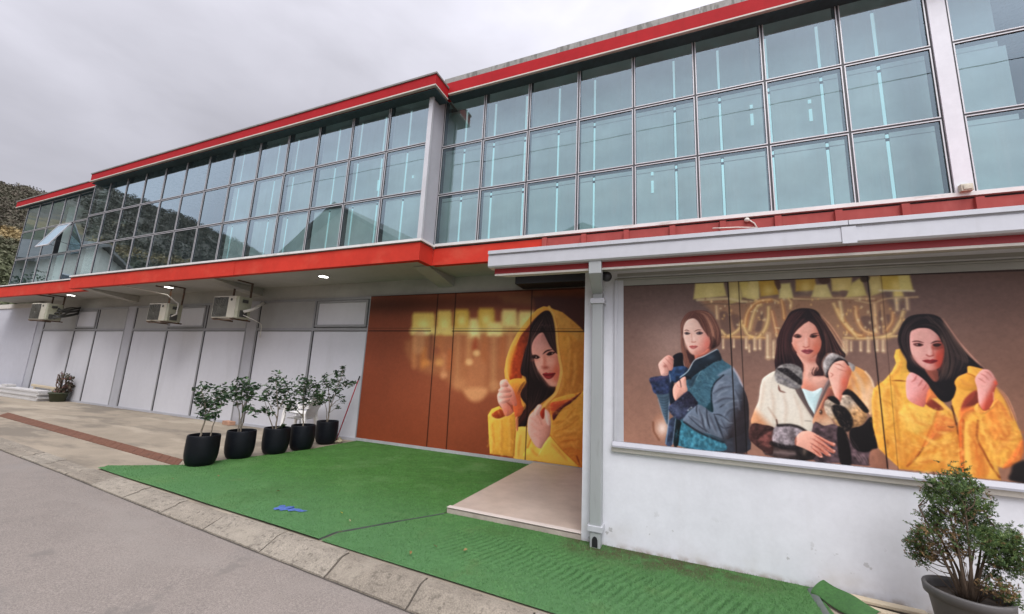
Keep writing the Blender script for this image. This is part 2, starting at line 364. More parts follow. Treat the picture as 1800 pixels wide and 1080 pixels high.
# --- walls
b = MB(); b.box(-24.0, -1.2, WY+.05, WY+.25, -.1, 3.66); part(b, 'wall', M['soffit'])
b = MB(); b.box(-24.0, -.95, WY+.02, WY+.05, 3.30, 3.66)
part(b, 'lintel_band', M['soffit'])
b = MB()
b.box(-44, -23.5, WY-.06, WY+.1, -.1, 3.42)
for z in (.75, 1.5, 2.25, 2.95): b.box(-44, -23.5, WY-.064, WY-.05, z, z+.018)
part(b, 'side_wall', M['sidepanel'])
b = MB(); b.box(-44, -23.5, WY-.10, WY+.1, 3.42, 3.6); part(b, 'wall_cap', M['beige'])
for x0, x1 in ((-24.0, -23.0), (-17.12, -16.66), (-11.0, -10.60)):
    b = MB(); b.box(x0, x1, WY-.03, WY+.05, -.05+rise(x0), 3.30); part(b, 'pilaster', M['pier'])
b = MB()
for x in np.arange(-24, -6.8, 1.2): b.box(x+.002, min(x+1.198, -6.72), WY-.035, WY+.05, -.1, .06+rise(x+.6))
part(b, 'plinth', M['pier'])
b = MB(); x = -6.72
while x < -.95:
    x1 = min(x+1.18, -.95); b.box(x+.002, x1-.002, WY-.06, WY+.05, -.1, .075); x = x1
part(b, 'plinth', M['plinth'])
# --- ground-floor panel bays: frame and gaskets, panels as parts of their own
bays = [(-22.98, -17.14, (-20.5, -19.0), 1), (-16.64, -11.02, (-14.72, -12.86), 1), (-10.58, -6.72, (-8.50,), 1)]
fr = MB(); gk = MB()
for x0, x1, mul, hop in bays:
    cols = [x0]+list(mul)+[x1]
    for z0, z1 in ((2.48, 2.55), (3.235, 3.305)): fr.box(x0, x1, WY-.028, WY+.02, z0, z1)
    for c in cols:
        w = .03
        fr.box(c-w, c+w, WY-.030, WY+.02, .06+rise(c), 2.48); fr.box(c-w, c+w, WY-.030, WY+.02, 2.55, 3.235)
        gk.box(c+w, c+w+.021, WY-.026, WY+.02, .06+rise(c), 2.478); gk.box(c+w, c+w+.016, WY-.026, WY+.02, 2.552, 3.232)
    gk.box(x0, x1, WY-.024, WY+.02, 2.464, 2.4795)
    for i in range(len(cols)-1):
        a, c = cols[i]+.051, cols[i+1]-.03; zb = .06+rise(.5*(a+c))
        pm = MB(); pm.add([(a, WY-.012, .06+rise(a)), (c, WY-.012, .06+rise(c)), (c, WY-.012, 2.47), (a, WY-.012, 2.47)], [(0, 1, 2, 3)])
        part(pm, 'wall_panel', M['panel'])
        if i == hop:
            hw = MB(); t = .055
            hw.box(a+.03, c-.03, WY-.05, WY+.01, 2.57, 2.57+t); hw.box(a+.03, c-.03, WY-.05, WY+.01, 3.22-t, 3.22)
            hw.box(a+.03, a+.03+t, WY-.05, WY+.01, 2.57+t, 3.22-t); hw.box(c-.03-t, c-.03, WY-.05, WY+.01, 2.57+t, 3.22-t)
            h = part(hw, 'hopper_window', M['greyframe'])
            pp = MB(); pp.add([(a+.03+t, WY-.03, 2.57+t), (c-.03-t, WY-.03, 2.57+t), (c-.03-t, WY-.03, 3.22-t), (a+.03+t, WY-.03, 3.22-t)], [(0, 1, 2, 3)])
            pp.build('pane', M['panel'], h)
        else:
            pm = MB(); pm.add([(a, WY-.012, 2.55), (c, WY-.012, 2.55), (c, WY-.012, 3.235), (a, WY-.012, 3.235)], [(0, 1, 2, 3)])
            part(pm, 'wall_panel', M['upanel'])
part(fr, 'panel_frame', M['greyframe']); part(gk, 'panel_gasket', M['gasket'])
# --- overhang: soffit, cantilever beams, lower red fascia
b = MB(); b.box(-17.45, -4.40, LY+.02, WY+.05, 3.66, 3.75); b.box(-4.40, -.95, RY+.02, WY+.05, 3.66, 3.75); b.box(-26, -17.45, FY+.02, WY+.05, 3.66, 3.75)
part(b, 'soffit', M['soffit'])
for x0, x1 in ((-17.12, -16.73), (-11.0, -10.62), (-4.87, -4.49)):
    b = MB(); y0 = RY+.05 if x0 > -6 else LY+.12
    b.prism([(y0, 3.655), (y0, 3.635), (WY+.05, 3.44), (WY+.05, 3.655)], 'x', x0, x1); part(b, 'soffit_beam', M['soffit'])
b = MB()
def fascia(b, x0, x1, y, z0, z1):      # folded sheets with fine butt joints
    n = max(1, round((x1-x0)/2.6)); L = (x1-x0)/n
    for i in range(n): d = .0025*math.sin(i*2.4); b.box(x0+i*L+(.002 if i else 0), x0+(i+1)*L-(.002 if i < n-1 else 0), y+d, y+.12, z0+d, z1)
fascia(b, -17.48, -4.39, LY, 3.622, 3.965); b.box(-4.51, -4.39, LY+.12, RY, 3.624, 3.965)
fascia(b, -4.388, -2.14, RY, 3.634, 3.965); fascia(b, -26.0, -17.48, FY+.0, 3.64, 4.01)
part(b, 'lower_fascia', M['red'])
b = MB()   # shadow gap and sill sheet under the glass
b.box(-17.50, -4.35, LY-.035, LY+.10, 3.985, 4.03); b.box(-4.45, -4.35, LY+.10, RY, 3.985, 4.03); b.box(-4.35, 9, RY-.035, RY+.10, 4.0, 4.05)
b.box(-25.6, -17.4, FY-.035, FY+.1, 4.04, 4.075)
part(b, 'sill', M['sill'])
b = MB(); b.box(-17.45, -4.42, LY+.03, LY+.10, 3.965, 3.985); b.box(-4.38, 9, RY+.03, RY+.10, 3.965, 4.0); b.box(-25.6, -17.45, FY+.03, FY+.1, 4.01, 4.04)
part(b, 'shadow_gap', M['gasket'])
# --- upper floor shell (dark rooms behind the glass)
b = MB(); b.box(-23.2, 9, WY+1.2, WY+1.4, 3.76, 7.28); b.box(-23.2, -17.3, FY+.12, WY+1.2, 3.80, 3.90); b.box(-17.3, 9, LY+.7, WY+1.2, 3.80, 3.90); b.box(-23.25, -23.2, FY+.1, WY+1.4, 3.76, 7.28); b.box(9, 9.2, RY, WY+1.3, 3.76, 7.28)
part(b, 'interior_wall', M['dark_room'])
b = MB(); b.box(-23.25, -17.3, FY+.1, WY+1.4, 7.30, 7.36); b.box(-17.3, -4.3, LY+.13, WY+1.4, 7.30, 7.36); b.box(-4.3, 9, RY+.13, WY+1.4, 7.30, 7.36); b.box(-23.25, 9.2, WY+1.4, WY+1.6, 0, 7.3)
part(b, 'roof', M['parapet'])
b = MB(); b.box(-9.9, -4.44, LY+.13, LY+.8, 7.285, 7.298); b.box(-4.38, 9, RY+.13, RY+.8, 7.285, 7.298); part(b, 'ceiling', M['screen'])
# return wall and corner column between the two fronts, white column at the right
b = MB(); b.box(-4.43, -4.39, LY+.02, RY+.04, 4.03, 7.15); part(b, 'return_wall', M['pier'])
b = MB(); b.box(-4.455, -4.36, LY-.03, LY+.02, 4.03, 7.12); part(b, 'corner_post', M['alu'])
b = MB(); b.box(3.16, 3.335, RY-.03, RY+.1, 4.05, 7.3); part(b, 'column', M['wall'])
# --- cornice, parapet
def cornice(x0, x1, y, z0, z1, yb, ends=()):
    b = MB(); b.box(x0, x1, y, yb, z0+.02, z1); return b
b = cornice(-16.98, -4.18, LY-.25, 7.0, 7.235, LY-.01); b.box(-4.40, -4.18, LY-.01, RY-.24, 7.02, 7.235); b.box(-4.30, 9.2, RY-.24, RY-.01, 7.13, 7.375)
b.box(-24.0, -17.0, FY-.13, FY-.01, 7.22, 7.44); part(b, 'cornice', M['cornice'])
b = MB(); b.box(-17.0, -4.17, LY-.262, LY-.2, 6.992, 7.018); b.box(-4.23, -4.168, LY-.2, RY-.24, 6.993, 7.018); b.box(-4.17, 9.2, RY-.252, RY-.2, 7.105, 7.129); b.box(-24.02, -17.0, FY-.142, FY-.1, 7.195, 7.219)
part(b, 'cornice_drip', M['beige'])
b = MB(); b.box(-17.0, -4.16, LY-.27, LY+.3, 7.237, 7.272); b.box(-24.05, -17.0, FY-.15, WY, 7.442, 7.475); part(b, 'roof_edge', M['edge'])
b = MB()
x = -4.30
while x < 9:
    b.box(x+.003, x+2.36, RY-.225, RY+.1, 7.377, 7.50+.008*math.sin(x*3)); x += 2.363
part(b, 'parapet', M['parapet'])
# eave underside, dark, between cornice face and glass
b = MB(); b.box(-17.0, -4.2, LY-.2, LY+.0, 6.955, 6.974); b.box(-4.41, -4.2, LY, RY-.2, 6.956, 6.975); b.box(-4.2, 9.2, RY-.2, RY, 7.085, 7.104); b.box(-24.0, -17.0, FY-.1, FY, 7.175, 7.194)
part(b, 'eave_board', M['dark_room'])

# --- curtain walls: dark grid > panes, light trim, strip lamps behind
def curtain(x0, n, dx, y, zs, w_in=.03, screens=None, skip=None, tilt=.12, last=None):
    grid = MB(); trim = MB(); x1 = x0+n*dx
    xs_ = [x0+i*dx for i in range(n+1)]
    for i, x in enumerate(xs_): grid.box(x-w_in, x+w_in, y-.008, y+.11, zs[0], zs[-1])
    for z in zs[1:-1]:
        for i in range(n): grid.box(xs_[i]+w_in, xs_[i+1]-w_in, y-.006, y+.10, z-w_in, z+w_in)
    cw = part(grid, 'curtain_wall', M['gasket'])
    panes = []
    for i in range(n):
        for j in range(len(zs)-1):
            a, c = xs_[i]+.014, xs_[i+1]-.014; za, zc = zs[j]+(.014 if j else .0), zs[j+1]-.014
            t = .013
            if skip == (i, j): continue
            for q in ((a, a+t, za, zc), (c-t, c, za, zc), (a+t, c-t, za, za+t), (a+t, c-t, zc-t, zc)):
                trim.box(q[0], q[1], y-.013, y+.0, q[2], q[3])
            p = MB(); ty = math.tan(R_(random.uniform(-tilt, tilt))); tz = math.tan(R_(random.uniform(-tilt, tilt)))
            W, H = c-a-2*t, zc-za-2*t
            q = [(a+t, za+t), (c-t, za+t), (c-t, zc-t), (a+t, zc-t)]
            p.add([(u, y+.004+ty*(u-(a+c)/2)+tz*(v-(za+zc)/2), v) for u, v in q], [(0, 1, 2, 3)])
            p.build('glass_pane', M['glass'], cw)
    trim.build('frame_trim', M['alu'], cw)
    return cw
cwL = curtain(-17.30, 13, (17.30-4.44)/13, LY, (4.03, 4.985, 5.985, 7.05))
cwR = curtain(-4.385, 8, (4.385+3.155)/8, RY, (4.05, 5.075, 6.115, 7.18))
cwE = curtain(3.345, 6, .95, RY, (4.05, 5.075, 6.115, 7.18))
cwF = curtain(-23.23, 6, .985, FY, (4.075, 5.05, 6.14, 7.2), skip=(3, 1))
# pale boards standing behind the glass with glowing gaps between them
def boards(cw, x0, x1, y, zr, first, step):
    b = MB(); x = first
    edges = [x0]
    while x < x1:
        if x > x0+.06: edges.append(x)
        x += step
    edges.append(x1)
    for i in range(len(edges)-1):
        for z0, z1 in zip(zr[:-1], zr[1:]):
            b.box(edges[i]+.025, edges[i+1]-.025, y, y+.02, z0, z1-.012)
    b.build('screen_board', M['screen'], cw)
    for x in edges[1:-1]:
        s = MB()
        for z0, z1 in zip(zr[:-1], zr[1:]):
            s.box(x-.018, x+.018, y+.004, y+.014, z0+.10, z1-.05); s.box(x-.018, x+.018, y+.004, y+.014, z0, z0+.055)
        s.build('light_strip', M['strip'], cw)
boards(cwR, -4.80, 3.60, RY+.47, (3.98, 5.17, 6.27, 7.284), -4.829, .693)
boards(cwL, -11.3, -4.46, LY+.50, (3.98, 5.17, 6.27, 7.284), -10.83, .69)
b = MB()
for z0, z1, xr in ((3.98, 5.16, 4.17), (5.17, 6.26, 4.12), (6.27, 7.284, 4.05)): b.box(3.62, xr, RY+.47, RY+.49, z0, z1)
b.build('screen_board', M['screen'], cwE)
b = MB()
for x, z0, z1 in ((-.36, 4.78, 5.0), (1.16, 5.72, 5.92), (1.93, 5.62, 5.82)): b.box(x-.02, x+.02, RY+.455, RY+.465, z0, z1); b.box(x-.02, x+.02, RY+.455, RY+.465, z1+.1, z1+.16)
b.build('light_strip', M['strip'], cwR)
b = MB()
for x, z0, z1 in ((-6.02, 5.45, 5.7), (-5.1, 5.6, 5.66)): b.box(x-.02, x+.02, LY+.485, LY+.495, z0, z1)
b.build('light_strip', M['strip'], cwL)
b = MB(); b.box(-21.2, -20.3, FY+.3, FY+.32, 4.08, 7.0); b.build('curtain', M['screen'], cwF)
# the one sash that stands open, hung from its top edge
xa, xb = -23.23+3*.985+.03, -23.23+4*.985-.03; zt, zb_ = 6.10, 5.08; ang = R_(24)
ow = MB()
def sw(u, v, d=0.0):      # u along x, v down from the hinge
    return (u, FY-.02-v*math.sin(ang)-d*math.cos(ang), zt-v*math.cos(ang)+d*math.sin(ang))
Hh = zt-zb_; t = .04
for u0, u1, v0, v1 in ((xa, xa+t, 0, Hh), (xb-t, xb, 0, Hh), (xa+t, xb-t, 0, t), (xa+t, xb-t, Hh-t, Hh)):
    ow.add([sw(u0, v0), sw(u1, v0), sw(u1, v1), sw(u0, v1), sw(u0, v0, .03), sw(u1, v0, .03), sw(u1, v1, .03), sw(u0, v1, .03)], [(0,1,2,3),(7,6,5,4),(0,4,5,1),(1,5,6,2),(2,6,7,3),(3,7,4,0)])
wo = part(ow, 'open_window', M['alu'])
g = MB(); g.add([sw(xa+t, t, .02), sw(xa+t, Hh-t, .02), sw(xb-t, Hh-t, .02), sw(xb-t, t, .02)], [(0, 1, 2, 3)]); g.build('pane', M['glass'], wo)
g = MB()
for u in (xa+.02, xb-.02): g.tube([(u, FY, 5.35), sw(u, Hh*.75)], .008, 6)
g.build('stay', M['gasket'], wo)

# ================================================================ the low front wing with its canopy
AY = 4.29
b = MB()
for x0, x1, z0, z1 in ((-.60, 9, 0, .955), (-.95, -.60, 0, 2.86), (-.60, 9, 2.74, 2.86)): b.box(x0, x1, AY, AY+.22, z0-.05, z1)
b.box(3.302, 9, AY, AY+.22, .955, 2.62); b.prism([(AY+.22, -.05), (WY+.02, -.05), (WY+.02, 3.60), (6.35, 3.60), (AY+.22, 2.88)], 'x', -.95, -.75)
part(b, 'front_wing_wall', M['wall'])
b = MB(); b.box(-.60, 9, AY-.004, AY+.2, 2.705, 2.739); b.box(-.60, 9, AY+.006, AY+.2, 2.662, 2.704); part(b, 'shaded_head_band', M['head'])  # wall strip over the window, darkened in colour to show the canopy's shade
b = MB()
b.box(-.60, -.535, AY-.012, AY+.1, 1.0, 2.66); b.box(-.625, -.60, AY-.03, AY, .96, 2.66)
part(b, 'display_window_frame', M['gutter'])
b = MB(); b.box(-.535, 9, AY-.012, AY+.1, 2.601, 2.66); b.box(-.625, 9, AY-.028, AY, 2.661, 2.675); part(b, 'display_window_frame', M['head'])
b = MB(); b.prism([(AY+.02, .955), (AY-.055, .945), (AY-.055, .962), (AY-.035, .998), (AY+.02, 1.0)], 'x', -.64, 9); part(b, 'display_window_sill', M['sillgrey'])
b = MB(); b.prism([(AY+.0, .900), (AY-.030, .900), (AY-.042, .9445), (AY+.0, .9445)], 'x', -.65, 9); part(b, 'sill_moulding', M['beige'])
# canopy: sheet roof with standing ribs, flashing up the wall, gutter, red board, thin soffit
CX = -1.90
b = MB(); b.prism([(3.95, 2.90), (RY+.01, 3.74), (RY+.01, 3.77), (3.95, 2.93)], 'x', CX, 9); b.box(-2.14, 9, RY-.012, RY+.06, 3.72, 3.964)
part(b, 'canopy_roof', M['faded'])
b = MB(); x = -2.10
while x < 9:
    b.box(x-.04, x+.04, RY-.055, RY-.012, 3.775, 3.966)
    if x > CX: b.add([(x-.04, RY-.05, 3.805), (x+.04, RY-.05, 3.805), (x+.04, 4.0, 2.985), (x-.04, 4.0, 2.985), (x-.04, RY-.05, 3.75), (x+.04, RY-.05, 3.75), (x+.04, 4.0, 2.93), (x-.04, 4.0, 2.93)], [(0,3,2,1),(0,1,5,4),(1,2,6,5),(2,3,7,6),(3,0,4,7)])
    x += .682
part(b, 'roof_rib', M['faded'])
b = MB()
pr = [(3.99, 2.775), (3.865, 2.775), (3.85, 2.79), (3.85, 2.905), (3.858, 2.915), (3.858, 2.922), (3.835, 2.925), (3.835, 2.962), (3.85, 2.968), (3.99, 2.93)]
for x0, x1 in ((CX-.05, 1.28), (1.285, 9)): b.prism(pr, 'x', x0, x1)
b.box(1.235, 1.33, 3.843, 3.852, 2.772, 2.912)
part(b, 'gutter', M['gutter'])
b = MB(); b.box(CX, 9, 3.93, 3.96, 2.712, 2.81); part(b, 'canopy_board', M['deepred'])
b = MB(); b.prism([(3.915, 2.690), (3.915, 2.711), (AY+.02, 2.80), (AY+.02, 2.775)], 'x', CX+.01, 9)
part(b, 'canopy_soffit', M['beige'])
# downpipe: square outlet, elbow back to the wall, long leg, two brackets, shoe with an open mouth
dp = MB(); px0, px1 = -.845, -.735
dp.box(px0+.02, px1+.035, 3.87, 3.985, 2.645, 2.775)
dp.add([(px0+.02, 3.872, 2.645), (px1+.035, 3.872, 2.645), (px1+.035, 3.985, 2.645), (px0+.02, 3.985, 2.645), (px0, AY-.125, 2.50), (px1, AY-.125, 2.50), (px1, AY-.015, 2.56), (px0, AY-.015, 2.56)], [(0,3,2,1),(0,1,5,4),(1,2,6,5),(2,3,7,6),(3,0,4,7),(4,5,6,7)])
dp.box(px0+.006, px1-.006, AY-.118, AY-.02, 2.42, 2.53)
dp.box(px0, px1, AY-.125, AY-.015, .17, 2.425)
d = part(dp, 'downpipe', M['pipe'], bevel=.006)
for z in (2.395, .155):
    b = MB(); b.box(px0-.018, px1+.018, AY-.14, AY, z, z+.055); b.build('pipe_bracket', M['gutter'], d, bevel=.004)
b = MB(); b.box(px0+.004, px1-.004, AY-.13, AY-.02, 0, .155)
b.build('pipe_shoe', M['pipe'], d, bevel=.01)
b = MB(); ar = [(px0+.028, .02), (px1-.028, .02), (px1-.028, .085), (px1-.038, .108), (.5*(px0+px1), .117), (px0+.038, .108), (px0+.028, .085)]
b.prism(ar, 'y', AY-.1335, AY-.1305); b.build('shoe_mouth', M['black'], d)
# ================================================================ the printed window posters (flat vinyl prints), drawn as soft shapes
def catmull(p, closed=True, n=4):
    p = np.asarray(p, float); N = len(p)
    if N < 3: return p
    q = np.vstack([p[-1], p, p[0], p[1]]) if closed else np.vstack([2*p[0]-p[1], p, 2*p[-1]-p[-2]])
    out = []; T = np.arange(n)/n
    for i in range(1, len(q)-2):
        a, b, c, d = q[i-1], q[i], q[i+1], q[i+2]
        for t in T: out.append(.5*((2*b)+(c-a)*t+(2*a-5*b+4*c-d)*t*t+(3*b-a-3*c+d)*t**3))
    if not closed: out.append(p[-1])
    return np.array(out)
def vnoise(h, w, cell, rng):
    g = rng.random((int(h/cell)+3, int(w/cell)+3)); y = np.arange(h)/cell; x = np.arange(w)/cell
    yi, xi = y.astype(int), x.astype(int); fy = (y-yi)[:, None]; fx = (x-xi)[None]
    fy = fy*fy*(3-2*fy); fx = fx*fx*(3-2*fx)
    a = g[yi][:, xi]; b = g[yi][:, xi+1]; c = g[yi+1][:, xi]; d = g[yi+1][:, xi+1]
    return (a*(1-fx)+b*fx)*(1-fy)+(c*(1-fx)+d*fx)*fy - .5
class Print:
    def __init__(s, x0, x1, z0, z1, y, W, H, seed=1):
        s.x0, s.x1, s.z0, s.z1, s.y, s.W, s.H = x0, x1, z0, z1, y, W, H
        s.im = np.zeros((H, W, 3)); rng = np.random.default_rng(seed); s.rng = rng
        s.fine = vnoise(H, W, 2.2, rng); s.mid = vnoise(H, W, 7, rng)+.5*vnoise(H, W, 3.5, rng); s.big = vnoise(H, W, 60, rng)+.5*vnoise(H, W, 25, rng)
        s.o = (0, 0); s.s = 1.0; s.SH = (0, 40)
    def crop(s, ox, oy, sc): s.o = (ox, oy); s.s = sc; return s
    def g(s, pts):
        pts = np.atleast_2d(np.asarray(pts, float)); px = s.o[0]+pts[:, 0]/s.s; py = s.o[1]+pts[:, 1]/s.s
        d = np.stack([(px-900)/FPX, -(py-540)/FPX, np.ones(len(px))], 1) @ CAX
        X = d[:, 0]*s.y/d[:, 1]; Z = EYE+d[:, 2]*s.y/d[:, 1]
        return np.stack([(X-s.x0)/(s.x1-s.x0)*(s.W-1), (Z-s.z0)/(s.z1-s.z0)*(s.H-1)], 1)
    def box(s, q, m):
        a = np.floor(q.min(0)-m).astype(int); b = np.ceil(q.max(0)+m).astype(int)+1
        a = np.clip(a, 0, [s.W, s.H]); b = np.clip(b, 0, [s.W, s.H])
        if b[0] <= a[0] or b[1] <= a[1]: return None
        yy, xx = np.mgrid[a[1]:b[1], a[0]:b[0]]
        return slice(a[1], b[1]), slice(a[0], b[0]), xx.astype(float), yy.astype(float)
    def put(s, bx, al, col, col2=None, axis=None, nz=0, nk='mid', sd=None, k=1):
        ys, xs_, xx, yy = bx; c = np.broadcast_to(np.asarray(col, float), (*al.shape, 3)).copy()
        if col2 is not None:
            p, q = s.g(axis); d = q-p; t = np.clip(((xx-p[0])*d[0]+(yy-p[1])*d[1])/(d@d), 0, 1)[..., None]; t = t*t*(3-2*t)
            c = c*(1-t)+np.asarray(col2, float)*t
        if nz: c = c*(1+nz*getattr(s, nk)[ys, xs_][..., None])
        if sd is not None and s.SH[0] and min(sd.shape) > 3:
            gy, gx = np.gradient(sd); L = np.hypot(gx, gy)+1e-6; lam = (gx*-.80+gy*.60)/L
            c = c*(1+s.SH[0]*lam*np.exp(-np.clip(-sd, 0, None)/(s.SH[1]*k)))[..., None]
        a = al[..., None]; s.im[ys, xs_] = s.im[ys, xs_]*(1-a)+c*a
    def poly(s, pts, col, f=.7, a=1, col2=None, axis=None, nz=0, nk='mid', sm=True):
        q = s.g(catmull(pts) if sm else pts); bx = s.box(q, f+1.5)
        if bx is None: return
        xx, yy = bx[2], bx[3]; D = np.full(xx.shape, 1e9); ins = np.zeros(xx.shape, bool)
        for i in range(len(q)):
            p, r = q[i], q[(i+1) % len(q)]; e = r-p; L = e@e
            if L < 1e-12: continue
            t = np.clip(((xx-p[0])*e[0]+(yy-p[1])*e[1])/L, 0, 1); D = np.minimum(D, (xx-p[0]-t*e[0])**2+(yy-p[1]-t*e[1])**2)
            if p[1] != r[1]:
                cr = ((p[1] > yy) != (r[1] > yy)) & (xx < (r[0]-p[0])*(yy-p[1])/(r[1]-p[1])+p[0]); ins ^= cr
        sd = np.sqrt(D)*np.where(ins, -1, 1); al = np.clip(.5-sd/(2*f), 0, 1); al = al*al*(3-2*al)
        k = np.linalg.norm(s.g([pts[0]])[0]-s.g([np.asarray(pts[0])+[0, 10]])[0])/10
        s.put(bx, al*a, col, col2, axis, nz, nk, sd, k)
    def line(s, pts, w, col, f=.6, a=1, taper=False, sm=True, nz=0):
        """w in crop pixels"""
        P = catmull(pts, False) if sm and len(pts) > 2 else np.asarray(pts, float)
        q = s.g(P); k = np.linalg.norm(s.g([P[0]+[0, 10]])[0]-s.g([P[0]])[0])/10; r = max(w*k*.5, .30)
        bx = s.box(q, r+f+1.5)
        if bx is None: return
        xx, yy = bx[2], bx[3]; best = np.full(xx.shape, 1e9); n = len(q)
        for i in range(n-1):
            p, e = q[i], q[i+1]-q[i]; L = e@e+1e-12; t = np.clip(((xx-p[0])*e[0]+(yy-p[1])*e[1])/L, 0, 1)
            d = np.sqrt((xx-p[0]-t*e[0])**2+(yy-p[1]-t*e[1])**2); rr = r
            if taper: rr = r*np.clip(1.15-abs(2*(i+t)/(n-1)-1)**2, .15, 1)
            best = np.minimum(best, d-rr)
        al = np.clip(.5-best/(2*f), 0, 1); s.put(bx, al*a, col, nz=nz)
    def blob(s, c, rx, ry, col, a=1, hard=1.0, nz=0):
        """soft ellipse, radii in crop pixels"""
        c0 = s.g([c])[0]; ex = s.g([(c[0]+rx, c[1])])[0]-c0; ey = s.g([(c[0], c[1]+ry)])[0]-c0
        Mx = np.linalg.inv(np.array([ex, ey]).T); m = 2.2*max(np.abs(ex).max(), np.abs(ey).max())
        bx = s.box(np.array([c0]), m)
        if bx is None: return
        dx, dy = bx[2]-c0[0], bx[3]-c0[1]; u = Mx[0, 0]*dx+Mx[0, 1]*dy; v = Mx[1, 0]*dx+Mx[1, 1]*dy
        al = np.exp(-(u*u+v*v)**hard*.9); s.put(bx, al*a, col, nz=nz)
    def flow(s, A, B, n, w, cols, a=.5, f=.5, jit=2.0):
        """strands between two guide curves with the same number of points"""
        A = catmull(A, False, 5); B = catmull(B, False, 5)
        for i in range(n):
            t = s.rng.random(); q = A*(1-t)+B*t+s.rng.normal(size=2)*jit+s.rng.normal()*jit*np.sin(np.linspace(0, 6, len(A)))[:, None]
            i0 = s.rng.integers(0, max(1, len(q)//3)); i1 = len(q)-s.rng.integers(0, max(1, len(q)//3))
            s.line(q[i0:i1:2], w*s.rng.uniform(.5, 1.3), np.array(cols[i % len(cols)], float)*s.rng.uniform(.8, 1.2), f, a*s.rng.uniform(.5, 1), taper=True, sm=False)
    def fur(s, poly, n, L, cols, a=.5, dirn=None, w=4):
        P = catmull(poly); lo, hi = P.min(0), P.max(0); c = 0
        for _ in range(n*4):
            q = lo+(hi-lo)*s.rng.random(2); ins = False
            for i in range(len(P)):
                u, v = P[i], P[(i+1) % len(P)]
                if (u[1] > q[1]) != (v[1] > q[1]) and q[0] < (v[0]-u[0])*(q[1]-u[1])/(v[1]-u[1])+u[0]: ins = not ins
            if not ins: continue
            d = (np.array(dirn, float) if dirn is not None else s.rng.normal(size=2)); d = d+s.rng.normal(size=2)*.5*np.linalg.norm(d); d *= L/(np.linalg.norm(d)+1e-6)*s.rng.uniform(.5, 1.2)
            s.line([q-d*.35, q+d*.35], w*1.5*s.rng.uniform(.6, 1.4), cols[c % len(cols)], 1.1, a*.75*s.rng.uniform(.4, 1)); c += 1
            if c >= n: break
    def fold(s, pts, w, dark, light, a=.6, f=3.0):
        """a soft crease: dark valley with a lit ridge beside it"""
        s.line([(x-w*.55, y-w*.35) for x, y in pts], w*.9, light, f, a*.8, True); s.line(pts, w*.8, dark, f*.8, a, True)
    def strands(s, pts, n, spread, w, cols, a=.5):
        for i in range(n):
            o = (i/(max(n-1, 1))-.5)*2*spread+s.rng.normal()*spread*.12
            q = [(x+o+s.rng.normal()*spread*.06, y+s.rng.normal()*3) for x, y in pts]
            s.line(q, w, cols[i % len(cols)], .55, a, taper=True)
    def finish(s, name, mat, root_loc, label, gain):
        s.im *= (1+.055*s.fine+.03*s.mid)[..., None]
        for _ in range(2):                               # print softness, then a little contrast
            q = np.pad(s.im, ((1, 1), (1, 1), (0, 0)), 'edge'); s.im = (q[:-2, 1:-1]+q[2:, 1:-1]+q[1:-1, :-2]+q[1:-1, 2:]+4*q[1:-1, 1:-1])/8
        t = np.clip(s.im/255, 0, 1); s.im = 255*(t*.72+.28*t*t*(3-2*t))
        col = np.clip(lin(np.clip(s.im, 0, 255))*gain, 0, .86)
        X, Z = np.meshgrid(np.linspace(s.x0, s.x1, s.W), np.linspace(s.z0, s.z1, s.H)); V = np.stack([X, np.full_like(X, s.y), Z], -1).reshape(-1, 3)-np.array(root_loc)
        i = (np.arange(s.H-1)[:, None]*s.W+np.arange(s.W-1)[None]).ravel(); F = np.stack([i, i+1, i+s.W+1, i+s.W], 1)
        o = np_mesh(name, V, F, mat, cols=col.reshape(-1, 3)); o.location = root_loc
        return tag(o, label, 'poster')
def print_mat(name, rough):
    m = Mat(name, (.5, .5, .5), rough, spec=.2); a = m.n('ShaderNodeVertexColor'); a.layer_name = 'print'
    m.out = a.outputs[0]; m.link(); m.bump(500, .05, .001); return m.m
M['print'] = print_mat('printed_vinyl', .42)

# ---------------------------------------------------------------- poster 1: hooded woman and a blurred chandelier
p = Print(-6.715, -.96, .078, 3.30, WY-.035, 640, 372, 3)
p.im[:] = (126, 70, 50)
ux = np.linspace(0, 1, p.W)[None, :, None]; uz = np.linspace(0, 1, p.H)[:, None, None]
bg = np.array([124, 66, 44.])*(1-uz)+np.array([128, 74, 55.])*uz
bg = bg*(1-.28*np.exp(-((uz-.93)/.06)**2))+np.array([96, 60, 44.])*.0
bg = bg+np.array([26, 20, 14.])*np.exp(-((ux-.46)/.22)**2-((uz-.55)/.3)**2)
bg = bg*(1-.12*np.exp(-((ux-.1)/.16)**2-((uz-.95)/.25)**2)); p.im[:] = bg; p.im *= (1+.06*p.big)[..., None]
p.crop(700, 510, 5.144)
p.poly([(560, 40), (900, 40), (960, 120), (1280, 150), (1290, 40)], (118, 80, 55), 9, .7, sm=False)
p.poly([(1215, 60), (1700, 70), (1690, 420), (1250, 220)], (72, 42, 38), 6, .95, sm=False)
Y1, Y2, Y3 = (208, 178, 96), (220, 196, 126), (196, 160, 72)
p.poly([(140, 420), (1120, 420), (1080, 900), (560, 900), (420, 800), (140, 690)], (160, 106, 72), 12, .75)
